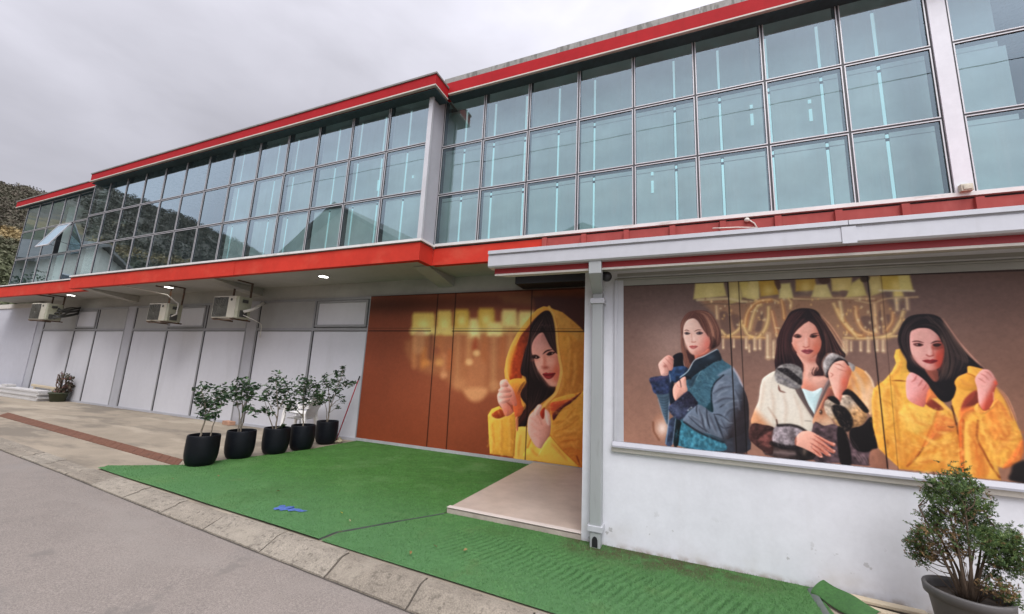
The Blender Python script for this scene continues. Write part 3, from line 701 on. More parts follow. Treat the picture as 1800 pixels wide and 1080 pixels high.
for q, c in (((128, 205, 330, 405), Y1), ((352, 186, 484, 410), Y1), ((508, 176, 642, 365), Y3), ((722, 166, 870, 355), Y3), ((935, 178, 1074, 340), Y2), ((1088, 192, 1235, 350), Y2), ((640, 258, 726, 432), Y2), ((806, 290, 940, 415), Y2)):
    x0, y0, x1, y1 = q; r = 26
    p.poly([(x0+r*.6, y0), (x1-r*.6, y0), (x1, y0+r), (x1+4, y1), (x0-6, y1), (x0, y0+r)], c, 6.5, .95, sm=False)
    p.blob(((x0+x1)/2, y0+.55*(y1-y0)), (x1-x0)*.32, (y1-y0)*.3, (232, 214, 140), .75)
p.line([(130, 370), (1130, 365)], 62, (208, 184, 116), 6, .7)
p.blob((215, 385), 70, 26, (232, 222, 170), .8); p.blob((690, 385), 50, 60, (232, 224, 160), .7); p.blob((870, 385), 60, 36, (228, 214, 150), .6)
for x, y0, y1, w, c in ((150, 440, 690, 44, (190, 130, 85)), (230, 540, 690, 50, (188, 120, 66)), (190, 420, 520, 120, (190, 140, 100)), (300, 420, 620, 34, (96, 62, 50)), (380, 440, 660, 70, (170, 110, 72)), (415, 600, 780, 50, (190, 130, 90)), (540, 420, 860, 52, (176, 126, 88)), (470, 560, 700, 40, (176, 100, 60)), (640, 430, 650, 52, (192, 138, 94)), (700, 440, 520, 44, (150, 66, 42)), (780, 430, 640, 60, (168, 104, 66)), (865, 430, 890, 48, (180, 132, 92)), (950, 430, 680, 50, (170, 104, 66)), (590, 700, 860, 60, (168, 112, 76)), (710, 690, 900, 170, (176, 118, 82)), (1020, 380, 700, 60, (188, 138, 92))):
    p.line([(x, y0), (x-8, y1)], w, c, 6, .62)
for x, y, r, c in ((708, 572, 34, (226, 184, 128)), (642, 652, 34, (222, 176, 124)), (412, 768, 32, (196, 142, 102)), (560, 850, 70, (182, 126, 88)), (870, 862, 48, (182, 130, 92)), (370, 655, 40, (200, 148, 92)), (250, 660, 40, (196, 132, 74)), (340, 550, 40, (140, 84, 62))):
    p.blob((x, y), r, r*.9, c, .75, 1.6)
p.poly([(600, 890), (800, 890), (770, 980), (690, 1010), (620, 970)], (198, 142, 100), 8, .9)
# figure
p.crop(850, 530, 7.2); p.SH = (.22, 36)
COAT = (206, 144, 68)
p.poly([(275, 1010), (262, 880), (285, 730), (345, 560), (415, 420), (500, 305), (600, 180), (680, 100), (760, 62), (830, 74), (900, 105), (1000, 140), (1100, 220), (1180, 290), (1245, 350), (1300, 420), (1400, 600), (1400, 2090), (1190, 2075), (900, 2050), (640, 2000), (430, 1500)], COAT, .8, sm=False, col2=(186, 122, 58), axis=[(880, 600), (1250, 900)])
p.poly([(905, 120), (1000, 150), (1100, 230), (1250, 370), (1250, 560), (1130, 430), (1000, 380), (930, 330)], (190, 142, 78), 3, .6)
p.line([(1120, 560), (1090, 760), (1120, 1000), (1060, 1150)], 90, (172, 108, 52), 6, .55)
p.line([(1230, 520), (1240, 900), (1200, 1150)], 70, (158, 96, 46), 6, .5)
p.poly([(330, 985), (335, 860), (355, 740), (400, 600), (470, 440), (560, 330), (620, 250), (700, 170), (780, 120), (850, 140), (800, 260), (640, 430), (560, 560), (520, 760), (490, 900), (480, 980), (400, 1010)], (152, 62, 34), 1.6, col2=(92, 44, 30), axis=[(420, 700), (640, 300)], nz=.2)
p.line([(335, 930), (350, 760), (410, 580)], 40, (200, 120, 52), 3, .7)
p.line([(300, 960), (290, 800), (330, 620), (420, 440), (540, 290)], 20, (226, 176, 92), 1.2, .8)
HAIR = (34, 23, 24)
p.poly([(600, 470), (590, 340), (640, 240), (740, 140), (820, 118), (885, 190), (918, 320), (918, 480), (945, 660), (880, 640), (780, 560), (720, 560), (640, 600), (640, 720), (670, 800), (760, 960), (840, 1060), (910, 1080), (885, 1165), (765, 1265), (700, 1312), (600, 1400), (565, 1480), (545, 1560), (500, 1600), (430, 1580), (450, 1480), (520, 1400), (540, 1320), (470, 1210), (480, 1130), (535, 1040), (530, 960), (480, 930), (468, 860), (500, 720), (545, 560)], HAIR, .9)
p.line([(560, 1300), (520, 1440), (440, 1560)], 26, (60, 32, 30), 1.5, .9); p.line([(520, 1380), (430, 1470), (385, 1520), (430, 1600)], 26, (70, 36, 32), 1.2, .9)
p.strands([(640, 430), (680, 330), (740, 240)], 5, 40, 12, [(92, 72, 70), (70, 50, 50)], .5)
p.strands([(740, 330), (800, 300), (850, 400)], 5, 60, 10, [(100, 78, 74), (74, 52, 52)], .45)
p.strands([(560, 560), (530, 760), (520, 900)], 6, 40, 10, [(74, 52, 50), (54, 36, 36)], .5)
p.strands([(520, 1000), (500, 1150), (560, 1320)], 5, 30, 10, [(66, 44, 42)], .45)
p.flow([(760, 130), (620, 260), (570, 480), (520, 720), (480, 900), (540, 1010)], [(770, 200), (690, 400), (620, 520), (650, 760), (740, 960), (830, 1080)], 70, 9, [(74, 52, 50), (20, 12, 14), (98, 72, 66), (50, 34, 34)], .5)
p.flow([(540, 1010), (490, 1170), (540, 1330), (440, 1500), (430, 1600)], [(860, 1090), (820, 1220), (700, 1310), (580, 1430), (540, 1590)], 60, 9, [(66, 44, 42), (18, 12, 14), (84, 58, 54)], .45)
p.flow([(540, 1250), (500, 1360), (410, 1480), (400, 1560)], [(600, 1330), (560, 1450), (470, 1560), (440, 1640)], 22, 8, [(74, 38, 34), (46, 24, 24)], .8)
SK = (202, 142, 126)
p.poly([(650, 470), (700, 412), (752, 398), (792, 470), (842, 566), (905, 645), (948, 690), (962, 800), (972, 960), (950, 1050), (895, 1078), (832, 1060), (760, 975), (700, 890), (655, 800), (640, 725), (612, 650), (614, 545)], SK, .8, col2=(172, 120, 112), axis=[(760, 760), (700, 430)])
p.poly([(690, 402), (760, 392), (800, 470), (860, 570), (935, 655), (945, 560), (918, 420), (800, 380)], (42, 29, 28), 1.2)
p.flow([(790, 130), (890, 230), (918, 420), (935, 640)], [(765, 160), (790, 330), (850, 520), (915, 655)], 40, 9, [(92, 66, 62), (24, 15, 17), (70, 48, 46)], .5)
p.blob((925, 880), 60, 190, (190, 88, 62), .75); p.blob((880, 1050), 70, 30, (214, 160, 140), .5)
p.blob((700, 560), 70, 90, (196, 142, 132), .6); p.blob((860, 770), 60, 60, (214, 152, 132), .7)
p.blob((770, 770), 26, 90, (170, 86, 66), .55); p.blob((735, 760), 22, 70, (222, 164, 148), .7)
p.blob((790, 838), 40, 20, (136, 62, 50), .8); p.blob((742, 830), 14, 14, (170, 100, 86), .6)
p.line([(612, 682), (665, 684), (716, 712)], 15, (44, 24, 22), .7, .95, True); p.line([(750, 668), (800, 628), (872, 610)], 18, (44, 24, 22), .7, .95, True)
p.poly([(612, 702), (655, 690), (706, 708), (684, 728), (640, 724)], (40, 20, 20), .7); p.poly([(800, 672), (842, 642), (905, 648), (868, 676), (828, 688)], (42, 22, 20), .7)
p.blob((640, 745), 40, 16, (170, 104, 92), .5); p.blob((850, 700), 50, 14, (190, 120, 104), .6)
p.poly([(746, 922), (775, 906), (796, 900), (815, 908), (836, 904), (906, 906), (892, 942), (858, 974), (815, 986), (778, 966)], (132, 40, 42), .7); p.line([(752, 925), (800, 934), (850, 928), (904, 912)], 10, (66, 16, 20), .7, .95); p.blob((830, 962), 30, 12, (176, 78, 74), .6)
p.blob((662, 708), 14, 10, (206, 176, 166), .8, 2); p.blob((650, 708), 11, 11, (26, 14, 14), .95, 2); p.blob((868, 658), 13, 9, (200, 166, 154), .7, 2); p.blob((852, 659), 12, 11, (28, 14, 14), .95, 2)
p.line([(606, 704), (650, 690), (708, 708)], 7, (26, 14, 14), .5, .9); p.line([(798, 672), (842, 641), (906, 648)], 8, (28, 14, 14), .5, .9)
p.blob((700, 830), 24, 60, (214, 164, 150), .5); p.blob((840, 880), 60, 24, (176, 98, 82), .35); p.line([(700, 880), (760, 980), (835, 1065)], 26, (168, 106, 94), 3, .5)
p.line([(828, 72), (888, 180), (922, 340), (936, 520), (960, 720), (985, 850), (968, 985), (950, 1050), (925, 1140), (880, 1200), (800, 1280), (745, 1350), (722, 1400)], 34, (222, 168, 92), 1, .95)
p.line([(905, 190), (940, 340), (952, 520), (980, 720), (1004, 850)], 10, (166, 104, 48), 1, .6)
# collar flap, hands, sleeves
p.poly([(335, 1000), (460, 975), (540, 1010), (520, 1080), (468, 1150), (482, 1300), (505, 1345), (480, 1430), (400, 1470), (372, 1340), (330, 1110)], (210, 146, 62), 1, col2=(190, 92, 56), axis=[(440, 1000), (430, 1240)])
p.strands([(540, 1010), (490, 1090), (450, 1180)], 4, 30, 10, [(70, 34, 30)], .7)
p.poly([(398, 1700), (420, 1600), (560, 1600), (660, 1750), (640, 2020), (380, 1985)], (218, 172, 84), 1)
p.poly([(385, 1510), (430, 1460), (440, 1600), (420, 1640)], (196, 120, 84), 1.2)
p.poly([(55, 1440), (105, 1362), (200, 1325), (260, 1390), (380, 1400), (402, 1470), (410, 1650), (385, 1965), (80, 1930), (62, 1620)], (222, 166, 72), .8, col2=(208, 148, 62), axis=[(90, 1600), (380, 1700)], sm=False)
p.poly([(98, 1442), (170, 1380), (230, 1370), (275, 1455), (180, 1488)], (146, 62, 34), 1.2)
p.line([(72, 1430), (100, 1470), (190, 1494), (300, 1450), (384, 1412)], 16, (236, 184, 96), .8, .9)
p.line([(405, 1640), (395, 1760), (385, 1960)], 14, (160, 94, 40), 1.2, .8)
HAND = (216, 164, 150)
p.poly([(210, 1012), (285, 988), (322, 1040), (380, 1130), (425, 1290), (395, 1330), (350, 1310), (375, 1405), (280, 1456), (232, 1355), (186, 1280), (174, 1185), (212, 1112)], HAND, .8, col2=(196, 112, 92), axis=[(250, 1150), (400, 1280)])
for q in ([(215, 1050), (270, 1075), (300, 1050)], [(230, 1110), (300, 1130), (340, 1110)], [(225, 1180), (300, 1190), (330, 1160)], [(240, 1280), (300, 1262), (350, 1320)]): p.line(q, 10, (162, 98, 84), .8, .7, True)
p.line([(275, 1265), (340, 1320), (370, 1390)], 14, (120, 48, 36), .8, .7, True); p.blob((250, 1060), 26, 20, (236, 200, 186), .6); p.blob((220, 1200), 30, 40, (236, 196, 182), .6)
p.poly([(850, 1280), (1000, 1200), (1245, 1150), (1300, 1160), (1300, 2090), (1190, 2080), (1000, 1885), (850, 1705), (855, 1500)], (208, 146, 66), 1, col2=(186, 110, 48), axis=[(950, 1500), (1100, 2000)])
p.poly([(850, 1290), (980, 1260), (1120, 1225), (1240, 1150), (1150, 1240), (1000, 1350), (890, 1510), (862, 1430)], (176, 76, 48), 1.2); p.poly([(1240, 1150), (1130, 1270), (1000, 1360), (890, 1500), (880, 1420), (980, 1330), (1110, 1240)], (84, 34, 36), 1)
for q, w in (([(900, 1650), (1050, 1600), (1200, 1480)], 14), ([(900, 1720), (1080, 1690), (1230, 1600)], 16), ([(960, 1780), (1100, 1760), (1220, 1740)], 26), ([(1010, 1880), (1120, 1860), (1220, 1900)], 26), ([(950, 1560), (1050, 1480), (1160, 1350)], 10)): p.line(q, w, (178, 98, 42), 2, .7, True)
p.poly([(535, 1990), (560, 1850), (610, 1750), (700, 1860), (850, 1705), (1000, 1890), (1195, 2078), (1100, 2085)], (226, 176, 80), .9); p.line([(690, 1960), (760, 1830), (850, 1710)], 12, (244, 204, 120), .9, .9); p.line([(850, 1705), (1000, 1885), (1200, 2078)], 12, (168, 92, 40), 1, .8)
p.line([(560, 1850), (600, 1750)], 26, (186, 120, 50), 1.5, .8); p.line([(1180, 1960), (1220, 2070)], 20, (110, 46, 26), 1.2, .8)
p.poly([(690, 1308), (738, 1320), (712, 1400), (735, 1450), (755, 1490), (772, 1385), (822, 1400), (850, 1480), (850, 1620), (830, 1705), (765, 1800), (722, 1862), (660, 1835), (600, 1740), (560, 1640), (568, 1470), (640, 1380)], (214, 158, 144), .8, col2=(200, 134, 116), axis=[(640, 1560), (840, 1560)])
p.poly([(722, 1390), (770, 1340), (778, 1400), (758, 1490), (720, 1450)], (150, 50, 34), .9); p.blob((830, 1360), 26, 60, (196, 84, 60), .6); p.line([(640, 1400), (700, 1470), (740, 1560)], 16, (190, 120, 104), 1.5, .6); p.blob((800, 1480), 22, 70, (232, 184, 170), .6)
for q, w in (([(110, 1560), (130, 1750), (120, 1920)], 34), ([(340, 1500), (360, 1700), (350, 1930)], 40), ([(230, 1520), (235, 1700), (225, 1920)], 30), ([(470, 1700), (450, 1830), (440, 1970)], 30), ([(600, 1860), (640, 1920), (700, 1960)], 34), ([(860, 1800), (960, 1900), (1060, 2020)], 44), ([(1100, 460), (1120, 700), (1090, 980)], 46), ([(1020, 900), (1030, 1050), (980, 1180)], 40), ([(1180, 700), (1190, 900), (1150, 1080)], 40), ([(900, 1620), (1040, 1560), (1170, 1440)], 30), ([(930, 1720), (1080, 1690), (1220, 1620)], 34), ([(1000, 1840), (1110, 1830), (1220, 1860)], 34)): p.fold(q, w, (176, 108, 46), (232, 180, 96), .55, 4)
for q in ([(205, 1040), (262, 1020), (312, 1050), (300, 1082), (232, 1086)], [(186, 1120), (262, 1082), (345, 1118), (336, 1150), (222, 1160)], [(178, 1190), (250, 1158), (352, 1172), (340, 1215), (226, 1230)], [(192, 1262), (262, 1226), (330, 1232), (318, 1268), (232, 1296)]): p.poly(q, (222, 172, 158), 1, .85, col2=(186, 116, 100), axis=[q[0], q[2]])
for q in ([(640, 1380), (700, 1310), (738, 1330), (720, 1390), (660, 1450)], [(772, 1390), (800, 1372), (840, 1440), (850, 1560), (806, 1560)]): p.poly(q, (224, 172, 158), 1.5, .8)
for q in ([(590, 1470), (650, 1500), (700, 1560)], [(600, 1560), (660, 1600), (720, 1640)], [(640, 1680), (700, 1720), (740, 1770)]): p.line(q, 18, (188, 128, 114), 3, .5, True)
p.fur([(60, 1440), (110, 1380), (380, 1410), (402, 1650), (385, 1960), (85, 1930)], 90, 70, [(236, 184, 96), (192, 128, 56)], .35, (4, 40), 14); p.fur([(850, 1300), (1240, 1180), (1235, 2060), (1190, 2060), (1000, 1880), (860, 1600)], 140, 80, [(228, 168, 84), (172, 100, 42)], .4, (50, -24), 14); p.fur([(920, 140), (1100, 230), (1240, 380), (1240, 1100), (1000, 1180), (1000, 700)], 130, 90, [(214, 154, 78), (166, 104, 48)], .3, (-6, 60), 16)
# panel joints under the vinyl
p.SH = (0, 1); p.crop(0, 0, 1)
DK = (20, 10, 8)
for q in ([(770.5, 512), (749.5, 790)], [(801.5, 514), (784, 796)], [(935.5, 508), (923, 812)]): p.line(q, 1.3, DK, .5, .9, sm=False)
for q in ([(648, 582), (757, 582)], [(795, 582.3), (1030, 583)]): p.line(q, 1.2, DK, .5, .9, sm=False); p.line([(a, b-4.6) for a, b in q], .6, DK, .5, .5, sm=False)
p.line([(640, 521.5), (1030, 507)], 1.2, DK, .5, .8, sm=False)
p.finish('window_poster', M['print'], (-3.8, WY-.035, .078), 'large brown poster of a woman in a yellow hood beside a blurred chandelier', 1.24)

# ---------------------------------------------------------------- poster 2: three women in winter coats
p = Print(-.535, 3.3, 1.0, 2.601, AY-.004, 900, 376, 5)
ux = np.linspace(0, 1, p.W)[None, :, None]; uz = np.linspace(0, 1, p.H)[:, None, None]
bg = np.array([146, 110, 94.])*(1-uz)+np.array([98, 82, 78.])*uz
bg = bg*(1-np.clip((ux-.55)/.3, 0, 1))+(np.array([132, 96, 76.])*(1-uz)+np.array([98, 76, 68.])*uz)*np.clip((ux-.55)/.3, 0, 1)
bg = bg+22*np.exp(-((ux-.13)/.07)**2-((uz-.62)/.22)**2); p.im[:] = bg; p.im *= (1+.05*p.big+.02*p.mid)[..., None]
p.crop(1200, 475, 6.546)
p.poly([(170, 330), (2300, 280), (2500, 560), (2380, 800), (1900, 800), (1450, 760), (1000, 800), (480, 790), (380, 520)], (150, 116, 90), 7, .8, sm=False)
for q in ([(420, 500), (520, 500), (540, 730), (460, 720)], [(560, 520), (650, 530), (640, 640), (600, 680)], [(900, 510), (930, 520), (900, 690), (830, 690)], [(2040, 550), (2160, 540), (2170, 690), (2090, 690)], [(2240, 520), (2300, 470), (2310, 700), (2270, 720)], [(2340, 520), (2390, 520), (2370, 620)]): p.poly(q, (102, 80, 72), 3, .85)
for q, c in (([(145, 155), (470, 143), (505, 300), (125, 335)], (190, 176, 116)), ([(526, 138), (640, 133), (690, 340), (540, 400)], (168, 152, 100)), ([(640, 133), (750, 128), (850, 345), (690, 310)], (184, 166, 96)), ([(760, 125), (880, 122), (880, 330), (740, 330)], (196, 180, 120)), ([(870, 122), (1068, 116), (1108, 280), (900, 305)], (172, 140, 60)), ([(1120, 160), (1235, 150), (1275, 330), (1110, 325)], (194, 182, 124)), ([(1300, 110), (1520, 100), (1550, 232), (1300, 245)], (172, 142, 66)), ([(1520, 170), (1660, 160), (1725, 318), (1480, 312)], (190, 176, 120)), ([(1705, 95), (1945, 85), (1945, 240), (1720, 245)], (188, 168, 106)), ([(1950, 150), (2055, 85), (2120, 295), (1870, 318)], (186, 172, 108)), ([(2125, 75), (2270, 68), (2310, 250), (2170, 300)], (176, 160, 104)), ([(2270, 66), (2605, 58), (2650, 240), (2300, 235)], (182, 158, 76)), ([(2420, 230), (2520, 225), (2540, 300), (2430, 305)], (196, 172, 96))):
    p.poly(q, c, 3.2, .95, sm=False); cx_, cy_ = np.mean(q, 0); p.blob((cx_, cy_+30), 60, 60, (222, 208, 150), .45)
p.poly([(2480, 62), (2605, 58), (2650, 240), (2500, 235)], (196, 188, 130), 3, .7, sm=False); p.poly([(1560, 100), (1690, 95), (1680, 150), (1600, 160)], (74, 52, 42), 2, .85); p.poly([(1050, 120), (1110, 118), (1130, 200), (1090, 220)], (80, 56, 46), 2, .8); p.poly([(2045, 80), (2150, 75), (2130, 130), (2060, 135)], (56, 44, 34), 2, .85); p.poly([(1810, 240), (1890, 240), (1880, 300), (1830, 300)], (112, 90, 82), 2, .8)
for q, w, c in (([(170, 345), (520, 330), (690, 365), (850, 345)], 26, (196, 180, 140)), ([(200, 405), (380, 385), (520, 395), (720, 380)], 9, (96, 78, 66)), ([(690, 330), (820, 352)], 16, (90, 74, 62)), ([(860, 360), (1000, 335), (1100, 365)], 18, (200, 170, 120)), ([(1280, 330), (1500, 340), (1800, 325), (2200, 330)], 16, (196, 170, 130)), ([(1330, 350), (1560, 345), (1800, 335)], 7, (110, 86, 66)), ([(1990, 350), (2180, 380), (2350, 330), (2700, 310)], 14, (190, 162, 122)), ([(2270, 235), (2660, 240)], 20, (206, 196, 170))): p.line(q, w, c, 2, .8)
GO, LG = (184, 122, 70), (206, 172, 112)
for q, w, c in (([(720, 640), (740, 520), (800, 420), (900, 360), (1010, 350)], 40, GO), ([(770, 690), (800, 560), (850, 430), (900, 400)], 30, LG), ([(700, 640), (750, 740), (850, 780), (940, 700), (985, 560), (990, 430)], 32, LG), ([(450, 700), (520, 760), (640, 690), (680, 590)], 26, LG), ([(440, 770), (600, 770), (760, 775), (950, 780)], 20, (190, 140, 84)), ([(1030, 480), (1060, 620), (1090, 740)], 36, (176, 116, 80)), ([(1140, 350), (1160, 460), (1170, 560)], 30, GO), ([(1220, 330), (1250, 380), (1240, 440)], 18, LG), ([(1790, 460), (1880, 640), (1990, 740), (2070, 760)], 46, GO), ([(1740, 390), (1820, 560), (1900, 640), (2000, 770)], 26, LG), ([(1990, 430), (2010, 560), (2080, 690), (2200, 740)], 40, (196, 140, 92)), ([(1860, 780), (2060, 790), (2280, 775), (2480, 760)], 20, LG), ([(2300, 780), (2420, 720), (2500, 600), (2540, 480)], 34, LG), ([(2340, 700), (2410, 600), (2420, 490)], 22, GO), ([(1810, 370), (1840, 560)], 26, (212, 190, 140)), ([(2210, 400), (2230, 720)], 40, (186, 150, 116)), ([(2460, 340), (2470, 460)], 30, (214, 190, 150)), ([(2580, 330), (2590, 450)], 26, (206, 180, 146)), ([(2290, 400), (2310, 720)], 14, (150, 112, 84)), ([(390, 420), (400, 560)], 30, (176, 148, 120))): p.line(q, w, c, 3.2, .72); p.line([(x-w*.15, y-w*.15) for x, y in q], w*.35, (236, 210, 158), 1.8, .55)
for x, y0, y1, w in ((468, 790, 900, 26), (590, 790, 890, 22), (735, 780, 900, 40), (768, 860, 940, 24), (832, 780, 915, 40), (890, 790, 910, 32), (985, 740, 1010, 60), (1050, 820, 1010, 44), (1890, 810, 930, 36), (1940, 820, 930, 26), (2050, 820, 930, 30), (2140, 800, 940, 40), (2240, 800, 930, 40), (2310, 800, 935, 44), (1860, 820, 960, 60)):
    p.line([(x, y0), (x, y1)], w, (184, 152, 122), 2, .7); p.line([(x-w*.15, y0+10), (x-w*.15, y1-6)], w*.3, (214, 192, 158), 1.4, .7); p.blob((x, y1-8), w*.4, 12, (222, 204, 172), .6)
for k in range(170):
    x = p.rng.uniform(200, 2560); y = p.rng.uniform(330, 800)
    if 1130 < x < 1780 and y > 420: continue
    p.blob((x, y), p.rng.uniform(8, 16), p.rng.uniform(8, 20), [(232, 214, 170), (226, 184, 120), (120, 88, 66)][k % 3], .55)
# --- woman 1, blue quilted coat
p.crop(1130, 530, 7.715); p.SH = (.22, 38)
p.blob((240, 1700), 118, 175, (160, 118, 98), .97, 4); p.blob((262, 1720), 70, 90, (226, 206, 196), .8); p.line([(140, 1640), (150, 1760), (220, 1880)], 24, (104, 66, 50), 2, .7)
p.poly([(510, 350), (530, 255), (600, 160), (690, 126), (800, 122), (885, 145), (965, 220), (1022, 330), (1062, 430), (1052, 560), (1004, 620), (910, 670), (850, 720), (720, 790), (690, 870), (612, 925), (570, 862), (545, 700), (528, 560)], (90, 60, 54), 1)
p.strands([(880, 200), (960, 340), (1005, 480), (1000, 590)], 6, 40, 14, [(160, 120, 100), (120, 84, 70), (74, 46, 44)], .6); p.strands([(800, 170), (880, 320), (920, 460), (940, 560)], 7, 55, 14, [(128, 90, 76), (70, 42, 42), (150, 108, 92)], .5)
p.strands([(535, 470), (555, 680), (605, 880)], 6, 24, 12, [(130, 88, 74), (94, 60, 52), (150, 106, 88)], .6); p.strands([(690, 150), (610, 210), (545, 320)], 5, 26, 12, [(120, 82, 74), (66, 42, 42)], .5); p.strands([(660, 760), (640, 840), (610, 910)], 4, 30, 14, [(140, 96, 78)], .5)
p.poly([(930, 460), (985, 520), (990, 600), (930, 640), (900, 560)], (44, 28, 28), 1.5, .9)
p.flow([(640, 140), (560, 230), (518, 380), (528, 560), (560, 740), (605, 910)], [(690, 150), (620, 240), (560, 350), (556, 520), (610, 660), (690, 820)], 60, 8, [(128, 90, 76), (66, 42, 40), (160, 116, 98), (96, 64, 56)], .55)
p.flow([(690, 135), (800, 190), (870, 330), (905, 480), (925, 620)], [(740, 125), (920, 165), (1030, 330), (1055, 470), (1000, 620)], 80, 8, [(132, 92, 76), (62, 38, 38), (176, 134, 112), (90, 58, 52)], .5)
p.poly([(690, 700), (800, 690), (890, 640), (900, 690), (780, 775), (708, 790)], (174, 106, 90), 1); p.poly([(590, 660), (690, 720), (700, 800), (650, 850)], (58, 36, 36), 1.5)
p.poly([(556, 340), (598, 262), (680, 232), (745, 268), (795, 350), (850, 430), (905, 500), (912, 565), (885, 630), (825, 690), (745, 722), (682, 722), (632, 684), (590, 600), (560, 510), (548, 425)], (212, 174, 160), .8, col2=(204, 132, 120), axis=[(690, 500), (890, 580)])
p.blob((640, 330), 70, 60, (222, 190, 176), .6); p.blob((875, 590), 40, 80, (196, 106, 92), .6); p.blob((770, 690), 80, 22, (190, 120, 104), .6)
p.line([(560, 398), (595, 390), (634, 406)], 11, (92, 62, 56), .6, .9, True); p.line([(698, 408), (745, 388), (796, 390)], 12, (92, 62, 56), .6, .9, True)
p.poly([(562, 432), (595, 418), (640, 434), (618, 452), (580, 452)], (96, 82, 84), .6); p.blob((595, 436), 14, 14, (44, 36, 38), .9, 2); p.poly([(722, 432), (770, 412), (815, 430), (785, 452), (742, 452)], (96, 82, 84), .6); p.blob((770, 432), 15, 15, (44, 36, 38), .9, 2); p.line([(725, 428), (770, 410), (816, 428)], 7, (50, 36, 36), .5, .8)
p.blob((560, 470), 24, 24, (226, 196, 184), .5); p.line([(660, 440), (668, 510), (664, 545)], 12, (180, 126, 112), 1, .5); p.line([(662, 552), (690, 558), (716, 548)], 11, (160, 96, 86), .7, .8); p.blob((690, 520), 14, 40, (230, 198, 186), .6)
p.poly([(630, 610), (672, 596), (690, 602), (708, 596), (744, 610), (720, 634), (684, 648), (648, 634)], (172, 96, 92), .7); p.line([(634, 612), (690, 614), (742, 611)], 6, (112, 52, 52), .5, .9); p.blob((690, 632), 22, 8, (206, 140, 132), .6)
p.flow([(690, 150), (790, 250), (840, 380), (900, 520)], [(740, 140), (850, 250), (900, 400), (930, 560)], 24, 8, [(128, 88, 74), (78, 50, 46)], .5); p.blob((590, 560), 26, 70, (222, 188, 174), .5); p.line([(590, 600), (640, 690), (700, 724)], 20, (184, 134, 120), 2.5, .5)
p.line([(562, 430), (595, 417), (642, 434)], 6, (56, 42, 42), .5, .8); p.blob((690, 548), 26, 10, (178, 118, 106), .5)
JK = (62, 94, 108)
p.poly([(415, 735), (535, 700), (552, 860), (600, 945), (480, 1010), (395, 945), (420, 830)], (22, 22, 30), 1); p.poly([(400, 900), (560, 880), (620, 950), (500, 1080), (360, 1100), (340, 990)], (42, 62, 90), 1, nz=.5)
p.poly([(190, 1240), (370, 1220), (352, 1450), (335, 1670), (280, 1560), (215, 1340)], (72, 90, 104), 1, nz=.15); p.strands([(215, 1300), (290, 1330), (360, 1300)], 6, 3, 10, [(40, 54, 68)], .0)
for k in range(9): p.line([(205+k*12, 1300+k*36), (290+k*4, 1310+k*36), (355, 1280+k*36)], 12, (42, 56, 70), 1.2, .55, True)
p.line([(205, 1330), (270, 1540), (330, 1680)], 12, (138, 148, 156), 1, .6)
p.poly([(520, 1060), (620, 935), (690, 830), (830, 745), (1005, 652), (1045, 720), (1090, 800), (1205, 880), (1262, 970), (1320, 1080), (1375, 1210), (1420, 1330), (1438, 1480), (1432, 1760), (1392, 2050), (480, 1950), (410, 1750), (440, 1400)], JK, .9, col2=(56, 58, 66), axis=[(950, 1300), (1380, 1500)], nz=.16)
p.poly([(1010, 1010), (1200, 900), (1262, 970), (1320, 1080), (1375, 1210), (1300, 1180), (1200, 1040)], (108, 118, 132), 3, .8); p.line([(1210, 890), (1290, 1010), (1350, 1160)], 22, (196, 192, 204), 2, .7)
for k in range(34):
    x = p.rng.uniform(640, 930); y = p.rng.uniform(960, 1420); p.line([(x, y), (x+p.rng.uniform(20, 50), y+p.rng.uniform(-30, 30)), (x+p.rng.uniform(50, 90), y+p.rng.uniform(0, 50))], 9, [(36, 62, 80), (96, 134, 148), (84, 120, 132)][k % 3], 1.2, .5, True)
p.line([(790, 940), (720, 1060), (640, 1190)], 9, (140, 166, 174), .8, .6); p.poly([(610, 1060), (720, 1010), (700, 1110), (640, 1180)], (40, 54, 66), 2, .7)
p.poly([(520, 1040), (620, 945), (700, 808), (830, 748), (1000, 655), (1068, 790), (960, 830), (860, 900), (760, 960), (640, 1050), (560, 1070)], (28, 38, 48), 1.2, nz=.2); p.blob((930, 760), 70, 40, (70, 86, 98), .5)
p.line([(505, 1030), (612, 945), (700, 800), (832, 742), (1000, 652)], 12, (176, 188, 196), .7, .9)
p.line([(560, 1090), (600, 1020), (650, 1050)], 20, (18, 20, 26), 1.2, .9)
SL = (98, 108, 122)
p.poly([(545, 1615), (625, 1500), (740, 1400), (860, 1450), (950, 1505), (935, 1310), (955, 1160), (1010, 1060), (1100, 1000), (1250, 1040), (1375, 1200), (1430, 1400), (1432, 1620), (1360, 1800), (1200, 1850), (1120, 1870), (900, 1800), (700, 1750)], SL, .9, col2=(48, 42, 46), axis=[(1130, 1480), (1330, 1560)], nz=.12)
for q, w in (([(862, 1440), (880, 1620), (912, 1730)], 22), ([(965, 1530), (1025, 1680), (1095, 1860)], 26), ([(1030, 1660), (1100, 1720), (1200, 1700)], 14), ([(735, 1400), (728, 1470), (738, 1530)], 16), ([(960, 1530), (1060, 1545), (1180, 1640)], 16), ([(1040, 1440), (1120, 1390)], 14), ([(620, 1560), (760, 1690), (900, 1780)], 12), ([(800, 1540), (820, 1680), (860, 1770)], 12)): p.line(q, w, (36, 38, 46), 1.4, .8, True)
for q, w in (([(920, 1600), (980, 1740), (1020, 1820)], 26), ([(780, 1480), (840, 1600), (860, 1720)], 24), ([(640, 1540), (740, 1600), (800, 1700)], 18), ([(1080, 1560), (1160, 1640), (1220, 1650)], 18), ([(980, 1180), (1030, 1120), (1120, 1090)], 26), ([(1000, 1300), (1060, 1240), (1160, 1200)], 22), ([(1080, 1420), (1200, 1360), (1340, 1340)], 16)): p.line(q, w, (136, 146, 158), 2, .55, True)
